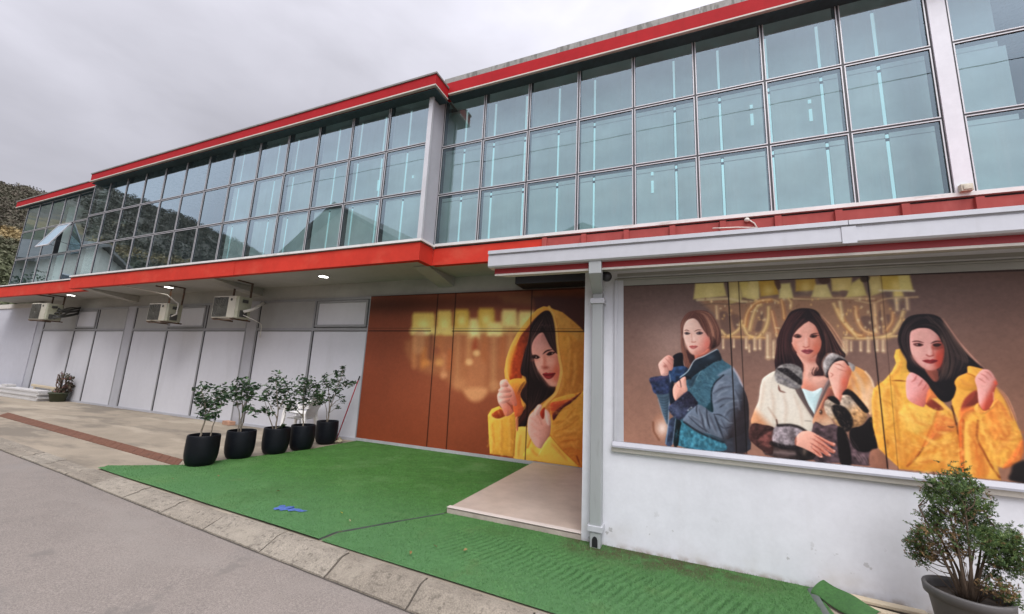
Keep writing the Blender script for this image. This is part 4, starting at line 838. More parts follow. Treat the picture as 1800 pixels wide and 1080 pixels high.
p.line([(1095, 1000), (975, 1110), (930, 1250), (942, 1490)], 18, (20, 26, 34), 1.2, .85)
p.poly([(860, 1450), (955, 1500), (930, 1360)], (20, 48, 54), 1.5, .8)
p.poly([(480, 1640), (600, 1670), (700, 1760), (900, 1840), (1090, 1905), (1090, 2030), (470, 1955)], (62, 114, 130), 1.2, nz=.5)
for k in range(14): p.line([(560+k*36, 1720+k*12), (590+k*36, 1800+k*10), (580+k*36, 1930+k*6)], 10, [(34, 70, 84), (104, 156, 170)][k % 2], 1.4, .5, True)
p.line([(560, 1640), (740, 1760), (920, 1850), (1090, 1910)], 26, (30, 32, 38), 1.5, .85)
p.poly([(445, 1600), (520, 1640), (500, 1760), (478, 1950), (415, 1940)], (18, 28, 32), 1.2)
p.poly([(365, 1600), (440, 1600), (402, 1940), (305, 1930), (340, 1720)], (56, 66, 86), 1, nz=.5); p.line([(445, 1600), (402, 1935)], 12, (126, 146, 162), .8, .7)
p.poly([(92, 1045), (240, 1012), (362, 985), (372, 1232), (168, 1252), (120, 1150)], (44, 54, 80), 1.8, nz=.6); p.poly([(120, 1050), (250, 1020), (350, 1000), (340, 1040), (140, 1090)], (72, 62, 90), 3, .6)
p.line([(362, 990), (378, 1150), (352, 1450), (342, 1690), (312, 1930)], 13, (124, 146, 166), .8, .85)
p.poly([(365, 1120), (420, 1090), (410, 1260), (440, 1350), (380, 1400), (360, 1320)], (24, 30, 42), 1.5)
p.poly([(212, 850), (270, 780), (335, 733), (385, 742), (424, 790), (408, 800), (412, 888), (392, 938), (352, 942), (342, 1000), (258, 1010), (228, 930)], (212, 166, 154), .8, col2=(196, 138, 126), axis=[(250, 900), (400, 900)])
for q in ([(300, 770), (350, 820), (405, 880)], [(340, 745), (385, 780), (420, 796)], [(270, 820), (320, 870), (350, 930)]): p.line(q, 8, (156, 98, 88), .8, .7, True)
p.blob((300, 880), 22, 20, (120, 62, 56), .6)
p.poly([(408, 1182), (450, 1110), (505, 1062), (540, 1032), (582, 1030), (590, 1130), (602, 1215), (520, 1290), (452, 1350), (414, 1285)], (214, 158, 142), .8); p.line([(500, 1070), (512, 1110), (520, 1160)], 14, (40, 30, 34), 1, .8); p.line([(455, 1110), (480, 1160), (540, 1180)], 8, (176, 116, 104), 1, .6); p.blob((540, 1130), 24, 50, (228, 180, 164), .6)
p.poly([(350, 1432), (450, 1345), (600, 1222), (660, 1260), (722, 1335), (742, 1395), (625, 1490), (542, 1592), (470, 1602), (372, 1512)], (56, 62, 84), 1.6, nz=.55, col2=(36, 34, 48), axis=[(460, 1540), (620, 1260)]); p.blob((470, 1480), 70, 60, (84, 92, 112), .5); p.line([(610, 1480), (660, 1440)], 20, (196, 206, 214), 1, .8); p.line([(625, 1470), (655, 1445)], 8, (16, 18, 22), .8, .9)
p.poly([(1235, 1700), (1425, 1600), (1432, 1760), (1392, 2060), (1250, 2040)], (44, 40, 44), 4, .8); p.line([(1235, 1600), (1260, 2040)], 6, (86, 84, 88), 1, .6)
p.fur([(92, 1045), (240, 1012), (362, 985), (372, 1232), (168, 1252), (120, 1150)], 170, 26, [(70, 82, 112), (26, 32, 52), (96, 104, 134)], .5); p.fur([(350, 1432), (450, 1345), (600, 1222), (722, 1335), (742, 1395), (625, 1490), (542, 1592), (470, 1602), (372, 1512)], 190, 28, [(84, 92, 118), (30, 34, 52), (112, 120, 142)], .5)
p.fur([(640, 1180), (720, 960), (900, 860), (1080, 800), (960, 1100), (930, 1400), (760, 1300)], 150, 44, [(92, 130, 146), (42, 70, 88), (120, 154, 166), (34, 56, 72)], .45, (40, 26), 7)
p.fur([(500, 1660), (700, 1760), (900, 1840), (1080, 1910), (1080, 2010), (480, 1945)], 110, 60, [(100, 158, 174), (36, 76, 92), (60, 110, 128)], .5, (6, 50), 8)
for q, w in (([(960, 1250), (1060, 1180), (1200, 1150)], 30), ([(980, 1380), (1100, 1320), (1240, 1320)], 34), ([(1120, 1560), (1180, 1480), (1300, 1440)], 30), ([(760, 1460), (800, 1580), (820, 1700)], 30), ([(900, 1540), (960, 1680), (1010, 1800)], 34), ([(1250, 1200), (1310, 1320), (1330, 1480)], 36), ([(660, 1560), (780, 1640), (860, 1740)], 26), ([(1060, 1600), (1120, 1720), (1160, 1820)], 28)): p.fold(q, w, (44, 46, 56), (142, 150, 164), .6, 3)
# --- woman 2, cream and brown coat with fur
p.crop(1310, 530, 7.2); p.SH = (.20, 38)
p.strands([(930, 170), (1050, 310), (1150, 460), (1240, 600)], 7, 36, 14, [(172, 126, 100), (120, 84, 68), (206, 164, 134)], .6)
p.poly([(560, 150), (620, 110), (705, 88), (835, 94), (925, 142), (985, 255), (1085, 385), (1155, 505), (1210, 600), (1268, 668), (1245, 712), (1140, 650), (1030, 660), (985, 720), (955, 810), (995, 905), (950, 965), (865, 950), (900, 900), (700, 900), (720, 970), (600, 810), (480, 810), (395, 880), (372, 740), (398, 610), (400, 500), (430, 395), (485, 285)], (34, 23, 27), 1)
p.strands([(700, 120), (600, 230), (530, 380)], 6, 60, 16, [(88, 50, 54), (60, 34, 40), (104, 64, 60)], .5); p.strands([(460, 480), (430, 620), (420, 780)], 6, 34, 13, [(70, 40, 40), (20, 14, 18)], .6); p.strands([(930, 200), (1000, 320), (1060, 440)], 4, 40, 12, [(104, 70, 62)], .5); p.strands([(1130, 610), (1190, 640), (1250, 690)], 4, 14, 10, [(150, 104, 82), (70, 44, 40)], .7); p.strands([(930, 760), (940, 860), (960, 930)], 4, 34, 12, [(80, 46, 42)], .6)
p.flow([(720, 100), (560, 170), (440, 390), (400, 580), (385, 720), (400, 860)], [(790, 130), (650, 300), (590, 440), (610, 620), (690, 740), (725, 890)], 90, 9, [(78, 46, 48), (20, 13, 16), (104, 66, 62), (54, 34, 36)], .5)
p.flow([(800, 110), (900, 260), (965, 420), (970, 600), (940, 760), (965, 900)], [(840, 100), (985, 240), (1100, 430), (1180, 560), (1250, 680), (1180, 690)], 80, 9, [(70, 44, 44), (18, 12, 15), (110, 76, 66)], .45)
p.poly([(660, 640), (700, 740), (735, 800), (740, 880), (720, 960), (712, 1110), (850, 1150), (970, 1110), (1050, 1000), (1000, 950), (930, 940), (860, 940), (930, 850), (890, 760), (900, 640)], (210, 158, 142), 1, col2=(200, 128, 108), axis=[(850, 960), (740, 1080)])
p.blob((840, 740), 80, 40, (168, 96, 82), .7); p.strands([(900, 830), (870, 900), (890, 940)], 3, 26, 12, [(52, 30, 30)], .8); p.line([(760, 860), (830, 890), (880, 860)], 7, (228, 184, 170), 1, .5); p.blob((930, 930), 60, 22, (56, 30, 32), .8)
p.poly([(600, 440), (640, 362), (730, 285), (802, 250), (880, 300), (922, 372), (950, 450), (966, 520), (945, 615), (885, 690), (822, 724), (735, 714), (662, 655), (610, 580), (578, 485)], (214, 154, 138), .8, col2=(196, 122, 102), axis=[(760, 500), (950, 540)])
p.poly([(802, 245), (740, 290), (650, 370), (600, 450), (590, 520), (540, 480), (600, 300), (700, 220)], (46, 30, 34), 1.4); p.poly([(805, 245), (880, 300), (925, 380), (965, 500), (1010, 520), (960, 320), (880, 220)], (36, 24, 28), 1.4)
p.blob((790, 340), 70, 50, (220, 164, 148), .6); p.blob((640, 560), 40, 60, (206, 120, 96), .5); p.blob((900, 600), 50, 70, (188, 98, 78), .6); p.blob((690, 540), 50, 40, (228, 172, 156), .6)
p.line([(606, 440), (655, 418), (714, 434)], 12, (64, 38, 36), .6, .9, True); p.line([(815, 434), (860, 412), (928, 404)], 13, (50, 30, 30), .6, .9, True)
p.poly([(618, 450), (660, 430), (708, 446), (690, 464), (645, 464)], (92, 64, 58), .6); p.blob((668, 447), 16, 13, (30, 22, 22), .9, 2); p.poly([(820, 446), (862, 428), (912, 436), (886, 460), (838, 462)], (84, 54, 48), .6); p.blob((860, 443), 17, 13, (30, 20, 20), .9, 2); p.line([(612, 448), (660, 428), (712, 446)], 7, (46, 28, 28), .5, .8); p.line([(818, 446), (862, 426), (930, 432)], 8, (46, 26, 26), .5, .8)
p.blob((765, 510), 16, 60, (234, 182, 168), .7); p.line([(808, 470), (812, 540), (806, 570)], 20, (178, 102, 84), 1.4, .5); p.line([(736, 574), (768, 586), (806, 574)], 13, (160, 86, 74), .8, .8)
p.poly([(708, 628), (752, 606), (780, 612), (810, 604), (862, 624), (835, 652), (795, 668), (748, 656)], (134, 66, 72), .7); p.line([(712, 628), (782, 628), (858, 625)], 7, (80, 34, 40), .5, .9); p.blob((790, 650), 28, 9, (176, 106, 106), .6)
p.flow([(805, 240), (740, 285), (650, 365), (600, 450)], [(790, 130), (680, 240), (610, 340), (570, 470)], 30, 9, [(84, 52, 52), (30, 20, 22)], .55); p.flow([(805, 240), (880, 300), (930, 390), (968, 510)], [(830, 130), (930, 240), (985, 350), (1010, 500)], 26, 9, [(74, 48, 46), (24, 16, 18)], .5)
p.line([(620, 590), (670, 660), (740, 715)], 24, (176, 112, 94), 3, .5); p.blob((700, 600), 26, 40, (224, 166, 150), .4); p.line([(735, 800), (745, 880), (720, 960)], 26, (168, 104, 88), 3, .5)
CR = (208, 199, 184)
p.poly([(188, 1100), (205, 1030), (240, 960), (390, 880), (420, 1000), (630, 1110), (730, 1280), (868, 1470), (862, 1640), (760, 1660), (600, 1590), (420, 1580), (370, 1610), (88, 1560), (108, 1400), (168, 1260)], CR, .9, col2=(196, 142, 108), axis=[(230, 1380), (120, 1450)])
p.blob((500, 1300), 140, 170, (216, 210, 198), .6); p.line([(400, 1580), (395, 1500), (330, 1400), (290, 1340)], 20, (160, 130, 112), 2, .7, True); p.line([(395, 1500), (410, 1570)], 16, (70, 48, 44), 1, .8)
p.line([(640, 1130), (740, 1310), (850, 1490)], 10, (160, 140, 128), 1, .6); p.line([(755, 1512), (832, 1516)], 8, (120, 106, 98), .6, .9)
p.poly([(716, 1108), (850, 1140), (975, 1098), (940, 1280), (895, 1430), (858, 1425), (780, 1260)], (188, 208, 208), 1.2); p.blob((850, 1240), 60, 70, (170, 202, 206), .5)
p.poly([(630, 1112), (690, 1080), (735, 1150), (790, 1290), (875, 1430), (862, 1480), (760, 1330)], (92, 80, 78), 1); p.poly([(1040, 1000), (1085, 1000), (990, 1200), (900, 1420), (862, 1480), (930, 1240)], (118, 100, 98), 1)
p.poly([(1085, 1070), (1130, 1180), (1020, 1260), (1030, 1400), (1120, 1560), (1000, 1575), (862, 1555), (866, 1470), (930, 1340), (1010, 1190)], (176, 124, 96), 1.2, col2=(206, 168, 140), axis=[(950, 1420), (1050, 1540)]); p.poly([(1060, 1090), (1120, 1180), (1010, 1260), (990, 1340), (950, 1360), (1010, 1200)], (128, 74, 66), 2, .8); p.blob((958, 1402), 22, 34, (54, 38, 32), .9, 2); p.blob((948, 1396), 8, 8, (214, 200, 190), .9)
p.poly([(378, 890), (440, 812), (560, 788), (690, 830), (728, 920), (720, 1050), (690, 1095), (620, 1112), (480, 1060), (388, 1010)], (126, 122, 120), 1.8, nz=.55); p.poly([(405, 860), (440, 842), (540, 850), (650, 935), (716, 1000), (700, 1060), (590, 985), (470, 905)], (32, 28, 30), 1.8); p.line([(430, 960), (540, 1010), (640, 1080)], 20, (92, 90, 98), 2, .6); p.line([(420, 1060), (440, 1130), (510, 1155)], 22, (92, 52, 44), 1.2, .85, True)
p.poly([(985, 770), (1075, 660), (1180, 680), (1270, 740), (1150, 762), (1060, 860), (1045, 955), (1002, 905)], (158, 152, 150), 2, nz=.5); p.poly([(1090, 790), (1180, 712), (1290, 765), (1330, 850), (1200, 760), (1120, 830), (1050, 960), (1020, 930)], (34, 28, 30), 1.6)
p.poly([(1290, 830), (1385, 818), (1520, 888), (1592, 980), (1645, 1150), (1605, 1420), (1540, 1390), (1420, 1200), (1310, 1110), (1240, 1160), (1290, 960)], (206, 148, 92), 1, col2=(222, 178, 140), axis=[(1460, 1030), (1620, 1100)], nz=.06); p.poly([(1300, 770), (1390, 820), (1360, 890)], (146, 140, 138), 1.2); p.line([(1520, 890), (1600, 1000), (1650, 1180)], 20, (236, 206, 178), 1.5, .7)
p.poly([(1052, 890), (1120, 782), (1235, 750), (1290, 800), (1345, 882), (1315, 990), (1275, 1130), (1235, 1230), (1195, 1310), (1140, 1210), (1090, 1070), (1060, 965)], (216, 162, 146), .8, col2=(196, 108, 88), axis=[(1150, 1020), (1300, 1060)])
for q in ([(1115, 790), (1180, 800), (1260, 840)], [(1140, 830), (1190, 860), (1280, 890)], [(1070, 900), (1110, 930), (1080, 960)], [(1180, 790), (1220, 815)]): p.line(q, 9, (150, 88, 76), .8, .75, True)
p.blob((1250, 1020), 40, 70, (206, 92, 70), .5); p.blob((1170, 830), 26, 20, (236, 192, 178), .6)
p.poly([(1000, 1290), (1060, 1242), (1180, 1310), (1240, 1180), (1320, 1200), (1450, 1320), (1545, 1440), (1480, 1560), (1360, 1605), (1230, 1625), (1120, 1510), (1020, 1410)], (166, 150, 134), 1.8, nz=.5, col2=(196, 150, 104), axis=[(1280, 1280), (1420, 1440)])
BK = (24, 21, 22)
p.poly([(1090, 1330), (1200, 1312), (1300, 1375), (1365, 1500), (1340, 1620), (1250, 1640), (1150, 1490)], BK, 2.4); p.poly([(1225, 1180), (1300, 1108), (1420, 1200), (1565, 1380), (1510, 1405), (1400, 1290), (1320, 1190)], BK, 1.6); p.poly([(1040, 1220), (1120, 1200), (1190, 1260), (1195, 1310), (1130, 1290)], BK, 1.6)
p.poly([(862, 1548), (1000, 1575), (1120, 1555), (1240, 1640), (1400, 1860), (1585, 1900), (1615, 2075), (1200, 2045), (850, 2000)], (84, 68, 72), 1, nz=.7)
p.poly([(1330, 1620), (1480, 1570), (1600, 1460), (1645, 1700), (1675, 1850), (1560, 1905), (1420, 1890), (1330, 1780)], BK, 1.2); p.poly([(1165, 1600), (1290, 1690), (1345, 2060), (1200, 2045)], BK, 1.6); p.strands([(1420, 1920), (1470, 1990), (1510, 2060)], 4, 46, 8, [(150, 132, 128)], .5); p.strands([(1290, 1700), (1370, 1820), (1420, 1900)], 3, 30, 8, [(110, 92, 92)], .4)
p.poly([(330, 1780), (500, 1850), (640, 1850), (860, 1660), (858, 2005), (250, 1940)], (66, 54, 52), 1.4, nz=.6, col2=(34, 30, 30), axis=[(500, 1950), (740, 1900)]); p.line([(360, 1910), (520, 1920), (620, 1930)], 40, (150, 132, 130), 3, .5); p.blob((750, 1900), 26, 50, (120, 104, 92), .6)
p.poly([(88, 1550), (220, 1560), (375, 1610), (358, 1800), (345, 1935), (258, 1915), (100, 1800), (42, 1705)], (66, 44, 42), 1, nz=.4); p.poly([(160, 1760), (350, 1640), (360, 1780), (300, 1850)], (112, 70, 66), 2, .7, nz=.5); p.line([(150, 1740), (220, 1650), (350, 1610)], 14, (32, 20, 20), 1.5, .7)
p.poly([(362, 1612), (440, 1572), (600, 1570), (705, 1620), (740, 1652), (652, 1760), (640, 1850), (500, 1850), (352, 1792)], (142, 132, 136), 1.8, nz=.6); p.line([(415, 1572), (560, 1566), (680, 1592), (760, 1640)], 34, (30, 25, 26), 1.6, .9); p.line([(345, 1800), (480, 1842), (640, 1850)], 60, (26, 22, 24), 2, .9); p.blob((590, 1690), 40, 80, (92, 82, 84), .6)
p.poly([(640, 1730), (715, 1650), (830, 1648), (950, 1710), (1060, 1770), (1138, 1800), (1130, 1836), (1060, 1810), (980, 1770), (1090, 1860), (1140, 1890), (1125, 1925), (1060, 1900), (990, 1850), (1085, 1945), (1050, 1965), (960, 1910), (985, 1970), (945, 1975), (850, 1915), (740, 1860), (640, 1815)], (218, 160, 142), .8, col2=(200, 128, 108), axis=[(760, 1740), (1080, 1900)])
for q in ([(870, 1695), (980, 1760), (1110, 1832)], [(850, 1740), (970, 1815), (1110, 1915)], [(820, 1790), (930, 1860), (1040, 1950)], [(840, 1850), (910, 1910), (960, 1960)]): p.line(q, 13, (132, 58, 48), .9, .8, True)
p.fur([(378, 890), (440, 812), (560, 788), (690, 830), (728, 920), (720, 1050), (690, 1095), (620, 1112), (480, 1060), (388, 1010)], 210, 30, [(176, 172, 170), (84, 80, 80), (50, 46, 48), (150, 146, 144)], .5, (14, -20)); p.fur([(985, 770), (1075, 660), (1180, 680), (1270, 740), (1150, 762), (1060, 860), (1045, 955), (1002, 905)], 130, 28, [(196, 192, 190), (100, 96, 96), (64, 60, 62)], .5, (16, 18))
p.fur([(1000, 1290), (1060, 1242), (1180, 1310), (1240, 1180), (1320, 1200), (1450, 1320), (1545, 1440), (1480, 1560), (1360, 1605), (1230, 1625), (1120, 1510), (1020, 1410)], 240, 34, [(198, 176, 150), (120, 100, 86), (60, 50, 46), (24, 20, 20)], .5, (20, 26)); p.fur([(362, 1612), (440, 1572), (600, 1570), (705, 1620), (740, 1652), (652, 1760), (640, 1850), (500, 1850), (352, 1792)], 190, 26, [(186, 176, 178), (92, 84, 86), (56, 50, 52)], .5, (6, 20))
p.fur([(862, 1560), (1120, 1560), (1160, 1700), (1200, 2030), (860, 1990)], 200, 12, [(128, 110, 112), (46, 36, 38), (96, 80, 82)], .55); p.fur([(88, 1560), (360, 1610), (345, 1920), (258, 1905), (100, 1790)], 130, 30, [(96, 66, 60), (38, 24, 24), (124, 90, 80)], .5, (30, -18))
for q, w in (([(240, 1020), (220, 1200), (190, 1380)], 40), ([(330, 1120), (360, 1300), (350, 1500)], 44), ([(480, 1150), (520, 1350), (500, 1540)], 40), ([(620, 1200), (700, 1400), (720, 1580)], 36), ([(1400, 900), (1480, 1050), (1520, 1220)], 44), ([(1350, 960), (1380, 1080), (1430, 1170)], 30)): p.fold(q, w, (176, 150, 130), (226, 218, 206), .4, 4)
p.line([(1310, 900), (1360, 1010), (1330, 1110)], 40, (172, 104, 66), 4, .5)
for c in ((1125, 1806), (1128, 1892), (1066, 1942), (962, 1966)): p.blob(c, 13, 9, (236, 190, 180), .8, 2)
p.line([(640, 1730), (636, 1815)], 16, (110, 58, 44), 1.5, .7)
# --- woman 3, yellow coat
p.crop(1530, 540, 6.667); p.SH = (.20, 42)
YC = (222, 168, 76)
p.poly([(15, 1100), (35, 960), (90, 910), (160, 860), (250, 760), (302, 660), (278, 580), (298, 500), (352, 488), (425, 640), (445, 760), (530, 800), (700, 900), (800, 1060), (970, 1240), (1045, 1480), (1080, 1960), (340, 1900), (320, 1870), (210, 1770), (100, 1660), (30, 1400)], YC, .9, sm=False, col2=(208, 144, 62), axis=[(250, 1100), (560, 1750)], nz=.05)
p.poly([(950, 1040), (1000, 830), (1140, 770), (1130, 700), (1160, 660), (1320, 730), (1400, 800), (1260, 900), (1250, 980), (1480, 940), (1570, 1060), (1680, 1280), (1780, 1520), (1792, 1700), (1755, 1800), (1640, 1870), (1560, 1886), (1490, 1870), (1530, 2030), (1060, 1985), (1030, 1700), (1030, 1330), (960, 1170)], (218, 158, 72), .9, sm=False, nz=.05)
p.poly([(990, 850), (1140, 780), (1240, 830), (1250, 950), (1130, 980), (1000, 930)], (212, 146, 60), 2, .8); p.line([(1140, 780), (1200, 800), (1250, 840)], 12, (150, 84, 30), 1, .7)
p.line([(250, 864), (330, 862), (430, 870)], 16, (112, 62, 24), 1, .8, True)
p.poly([(325, 390), (338, 280), (395, 165), (480, 102), (620, 82), (745, 92), (835, 140), (905, 235), (975, 345), (1065, 465), (1165, 585), (1330, 720), (1150, 690), (1130, 765), (1040, 805), (985, 880), (1005, 960), (955, 1085), (850, 1110), (745, 1010), (640, 865), (520, 785), (430, 722), (428, 600), (370, 520)], (22, 18, 22), 1)
p.strands([(840, 130), (940, 270), (1060, 430), (1210, 600), (1330, 720)], 5, 16, 10, [(176, 132, 116), (120, 88, 78), (206, 160, 140)], .7); p.strands([(880, 210), (980, 340), (1080, 470)], 4, 30, 10, [(104, 80, 72)], .5); p.strands([(880, 640), (850, 740), (800, 850)], 5, 50, 11, [(92, 72, 64), (70, 54, 50), (120, 96, 84)], .6); p.strands([(960, 620), (940, 740), (900, 860)], 5, 50, 11, [(64, 52, 48), (84, 66, 58)], .6); p.strands([(1000, 530), (1050, 590), (1150, 650)], 4, 30, 10, [(86, 70, 64)], .5); p.strands([(500, 180), (620, 120), (740, 150)], 5, 40, 12, [(52, 40, 42)], .5); p.strands([(350, 300), (350, 440), (420, 600)], 4, 20, 12, [(48, 34, 36)], .5)
p.flow([(600, 90), (420, 150), (335, 320), (340, 440), (420, 600), (440, 720)], [(640, 110), (520, 240), (470, 310), (468, 470), (520, 640), (640, 760)], 70, 9, [(58, 44, 46), (12, 9, 12), (82, 64, 62), (38, 28, 30)], .5)
p.flow([(640, 100), (800, 290), (865, 460), (860, 640), (820, 800), (800, 880)], [(720, 95), (880, 210), (1000, 400), (1130, 570), (1130, 700), (1000, 860)], 110, 9, [(62, 48, 46), (12, 9, 12), (96, 76, 68), (36, 28, 30), (120, 98, 86)], .45)
p.flow([(440, 720), (560, 800), (700, 900), (850, 1080)], [(640, 800), (760, 900), (860, 1000), (940, 1060)], 30, 8, [(48, 38, 40), (10, 8, 10)], .5)
p.poly([(640, 725), (770, 720), (800, 850), (740, 870)], (128, 74, 62), 1.5)
p.poly([(466, 310), (515, 262), (600, 246), (690, 255), (760, 300), (805, 350), (838, 420), (865, 480), (858, 590), (825, 690), (765, 732), (685, 740), (602, 702), (530, 632), (488, 560), (464, 460)], (204, 150, 142), .8, col2=(166, 76, 62), axis=[(700, 560), (850, 590)])
p.blob((600, 330), 90, 50, (206, 156, 146), .5); p.blob((560, 530), 50, 50, (216, 164, 154), .6); p.blob((800, 600), 44, 100, (176, 66, 52), .7); p.blob((720, 715), 60, 22, (206, 136, 124), .5); p.poly([(720, 440), (830, 420), (850, 480), (740, 500)], (122, 62, 52), 3, .7)
p.line([(486, 408), (550, 400), (628, 420)], 14, (66, 36, 36), .6, .9, True); p.line([(706, 428), (770, 402), (830, 404)], 15, (48, 26, 26), .6, .9, True)
p.poly([(500, 432), (560, 420), (622, 440), (590, 462), (535, 460)], (90, 52, 50), .6); p.blob((572, 440), 22, 17, (36, 18, 18), .9, 2); p.poly([(728, 440), (780, 424), (832, 436), (800, 462), (750, 462)], (50, 26, 24), .6); p.blob((548, 442), 9, 8, (216, 190, 184), .6)
p.blob((690, 520), 18, 60, (222, 172, 162), .7); p.line([(728, 470), (738, 540), (735, 565)], 16, (146, 70, 58), 1.5, .6); p.line([(660, 562), (690, 578), (735, 568)], 14, (134, 62, 54), .8, .8)
p.poly([(612, 630), (668, 614), (700, 620), (730, 610), (788, 628), (745, 656), (705, 664), (655, 654)], (128, 40, 44), .7); p.line([(616, 630), (700, 632), (784, 628)], 8, (74, 18, 24), .5, .9); p.blob((690, 648), 28, 8, (170, 82, 80), .5)
p.blob((520, 560), 30, 70, (214, 166, 154), .45); p.line([(495, 580), (560, 670), (660, 735)], 24, (170, 112, 102), 3, .55); p.blob((660, 600), 44, 16, (188, 122, 112), .5); p.flow([(470, 300), (560, 240), (690, 235), (790, 290), (840, 400)], [(450, 290), (560, 190), (700, 180), (830, 260), (880, 400)], 30, 8, [(60, 46, 46), (16, 12, 14)], .6)
# coat modelling
p.poly([(640, 1125), (720, 1075), (790, 1120), (860, 1200), (760, 1210)], (122, 54, 40), 1.6); p.poly([(780, 1235), (880, 1270), (1000, 1345), (1015, 1430), (850, 1500), (690, 1610), (640, 1630), (720, 1440)], (206, 116, 66), 4, .8); p.blob((840, 1260), 60, 40, (226, 176, 92), .6)
p.line([(720, 1060), (860, 1160), (960, 1250), (1010, 1340)], 30, (228, 172, 92), 1.5, .8); p.line([(955, 1160), (985, 1290), (1010, 1380), (1030, 1490)], 16, (64, 32, 18), 1, .9); p.line([(1035, 1500), (1052, 1700), (1062, 1950)], 12, (134, 66, 30), 1, .9)
p.poly([(1040, 1340), (1105, 1330), (1100, 1600), (1108, 1970), (1064, 1960), (1040, 1540)], (188, 94, 44), 1.6); p.blob((1080, 1710), 26, 36, (226, 130, 72), .9, 2); p.blob((1065, 1370), 24, 30, (226, 142, 76), .8)
p.line([(1150, 1400), (1140, 1700), (1160, 1960)], 70, (232, 178, 92), 5, .7); p.line([(1230, 1400), (1240, 1640), (1270, 1960)], 70, (196, 108, 52), 5, .75); p.line([(1340, 1800), (1400, 1980)], 50, (230, 172, 84), 4, .6)
p.poly([(1090, 1100), (1160, 1020), (1250, 975), (1275, 1110), (1180, 1170), (1060, 1225)], (126, 56, 44), 2.2); p.poly([(1050, 1210), (1180, 1170), (1230, 1220), (1060, 1320)], (206, 110, 60), 4, .8)
p.line([(1262, 1330), (1252, 1540), (1330, 1700), (1410, 1850), (1515, 2000)], 18, (112, 52, 22), 1.2, .85); p.line([(780, 1235), (700, 1430), (600, 1660), (430, 1866)], 18, (178, 92, 44), 1.5, .8); p.line([(620, 1650), (520, 1790), (430, 1864)], 14, (84, 42, 22), 1.2, .7)
p.line([(905, 1395), (945, 1408), (985, 1402)], 15, (52, 24, 16), .8, .95, True); p.line([(960, 1735), (1020, 1742)], 7, (140, 96, 40), .7, .9)
p.poly([(490, 1120), (640, 1180), (775, 1235), (700, 1420), (560, 1480), (400, 1420), (330, 1250)], (224, 180, 92), 4, .7); p.line([(420, 1860), (520, 1700), (600, 1560), (690, 1420)], 40, (212, 132, 62), 5, .6)
for q, w, c in (([(280, 870), (300, 1200), (340, 1550), (370, 1870)], 8, (176, 120, 56)), ([(150, 1100), (230, 1130), (310, 1220)], 14, (182, 122, 50)), ([(170, 1450), (240, 1400), (310, 1340)], 12, (186, 128, 54)), ([(200, 1560), (205, 1640)], 14, (130, 74, 30)), ([(430, 1480), (520, 1560), (600, 1600)], 18, (204, 140, 60)), ([(390, 1560), (430, 1700), (400, 1850)], 22, (188, 122, 52)), ([(550, 1480), (760, 1600), (900, 1700)], 30, (230, 182, 96)), ([(560, 1780), (760, 1760), (960, 1780)], 60, (226, 172, 84)), ([(850, 1600), (880, 1760), (870, 1920)], 40, (208, 136, 60))): p.line(q, w*1.3, c, 2.5, .8, True)
p.poly([(1350, 1205), (1470, 1100), (1560, 1160), (1670, 1450), (1480, 1570), (1400, 1450)], (216, 134, 66), 3, .8); p.poly([(1550, 1884), (1640, 1760), (1780, 1560), (1792, 1700), (1755, 1800), (1640, 1870)], (208, 108, 58), 3, .85); p.poly([(1220, 1210), (1260, 1125), (1330, 1215), (1470, 1090), (1500, 1120), (1350, 1250)], (232, 160, 82), 1, .9); p.line([(1280, 1150), (1330, 1210), (1390, 1190)], 14, (90, 36, 24), 1, .8)
p.line([(1480, 1700), (1560, 1600), (1700, 1500)], 24, (236, 180, 96), 3, .7); p.line([(1500, 1540), (1620, 1560), (1760, 1540)], 16, (180, 100, 46), 2.5, .5); p.line([(1380, 1500), (1420, 1660), (1500, 1840)], 50, (232, 176, 86), 5, .6)
for q, w, c, a in (([(330, 1250), (480, 1330), (640, 1330)], 60, (236, 190, 104), .5), ([(120, 1000), (90, 1200), (130, 1500)], 70, (236, 192, 104), .5), ([(230, 1500), (300, 1700), (360, 1860)], 70, (190, 122, 52), .45), ([(860, 1290), (800, 1400), (700, 1520)], 60, (184, 92, 46), .5), ([(900, 1480), (960, 1640), (980, 1900)], 60, (236, 186, 98), .5), ([(700, 1700), (640, 1820), (600, 1930)], 60, (204, 134, 62), .55), ([(1010, 1420), (1000, 1560), (1030, 1800)], 30, (190, 104, 46), .5), ([(1180, 1240), (1150, 1340)], 60, (232, 172, 84), .6), ([(1300, 1300), (1340, 1480), (1420, 1640)], 60, (234, 182, 90), .6), ([(1640, 1480), (1560, 1600), (1480, 1720)], 40, (190, 98, 48), .5), ([(1290, 1660), (1330, 1840), (1340, 1980)], 40, (172, 84, 40), .6)): p.line(q, w, c, 5, a, True)
for q, w in (([(70, 1000), (60, 1200), (110, 1480)], 50), ([(210, 900), (190, 1100), (230, 1350)], 40), ([(300, 900), (330, 1100), (300, 1330)], 36), ([(480, 1250), (560, 1350), (690, 1380)], 40), ([(390, 1480), (470, 1600), (500, 1720)], 44), ([(280, 1500), (330, 1650), (380, 1820)], 40), ([(640, 1700), (800, 1640), (960, 1600)], 44), ([(560, 1840), (720, 1800), (900, 1840)], 44), ([(880, 1560), (930, 1700), (940, 1900)], 40), ([(1160, 1380), (1180, 1600), (1200, 1900)], 40), ([(1330, 1330), (1400, 1500), (1480, 1700)], 44), ([(1500, 1220), (1580, 1350), (1620, 1480)], 44), ([(1560, 1640), (1660, 1620), (1760, 1640)], 40), ([(1060, 850), (1120, 900), (1210, 920)], 34), ([(360, 640), (330, 730), (260, 820)], 36), ([(420, 1560), (400, 1700), (420, 1830)], 30)): p.fold(q, w, (182, 104, 44), (240, 194, 108), .5, 4.5)
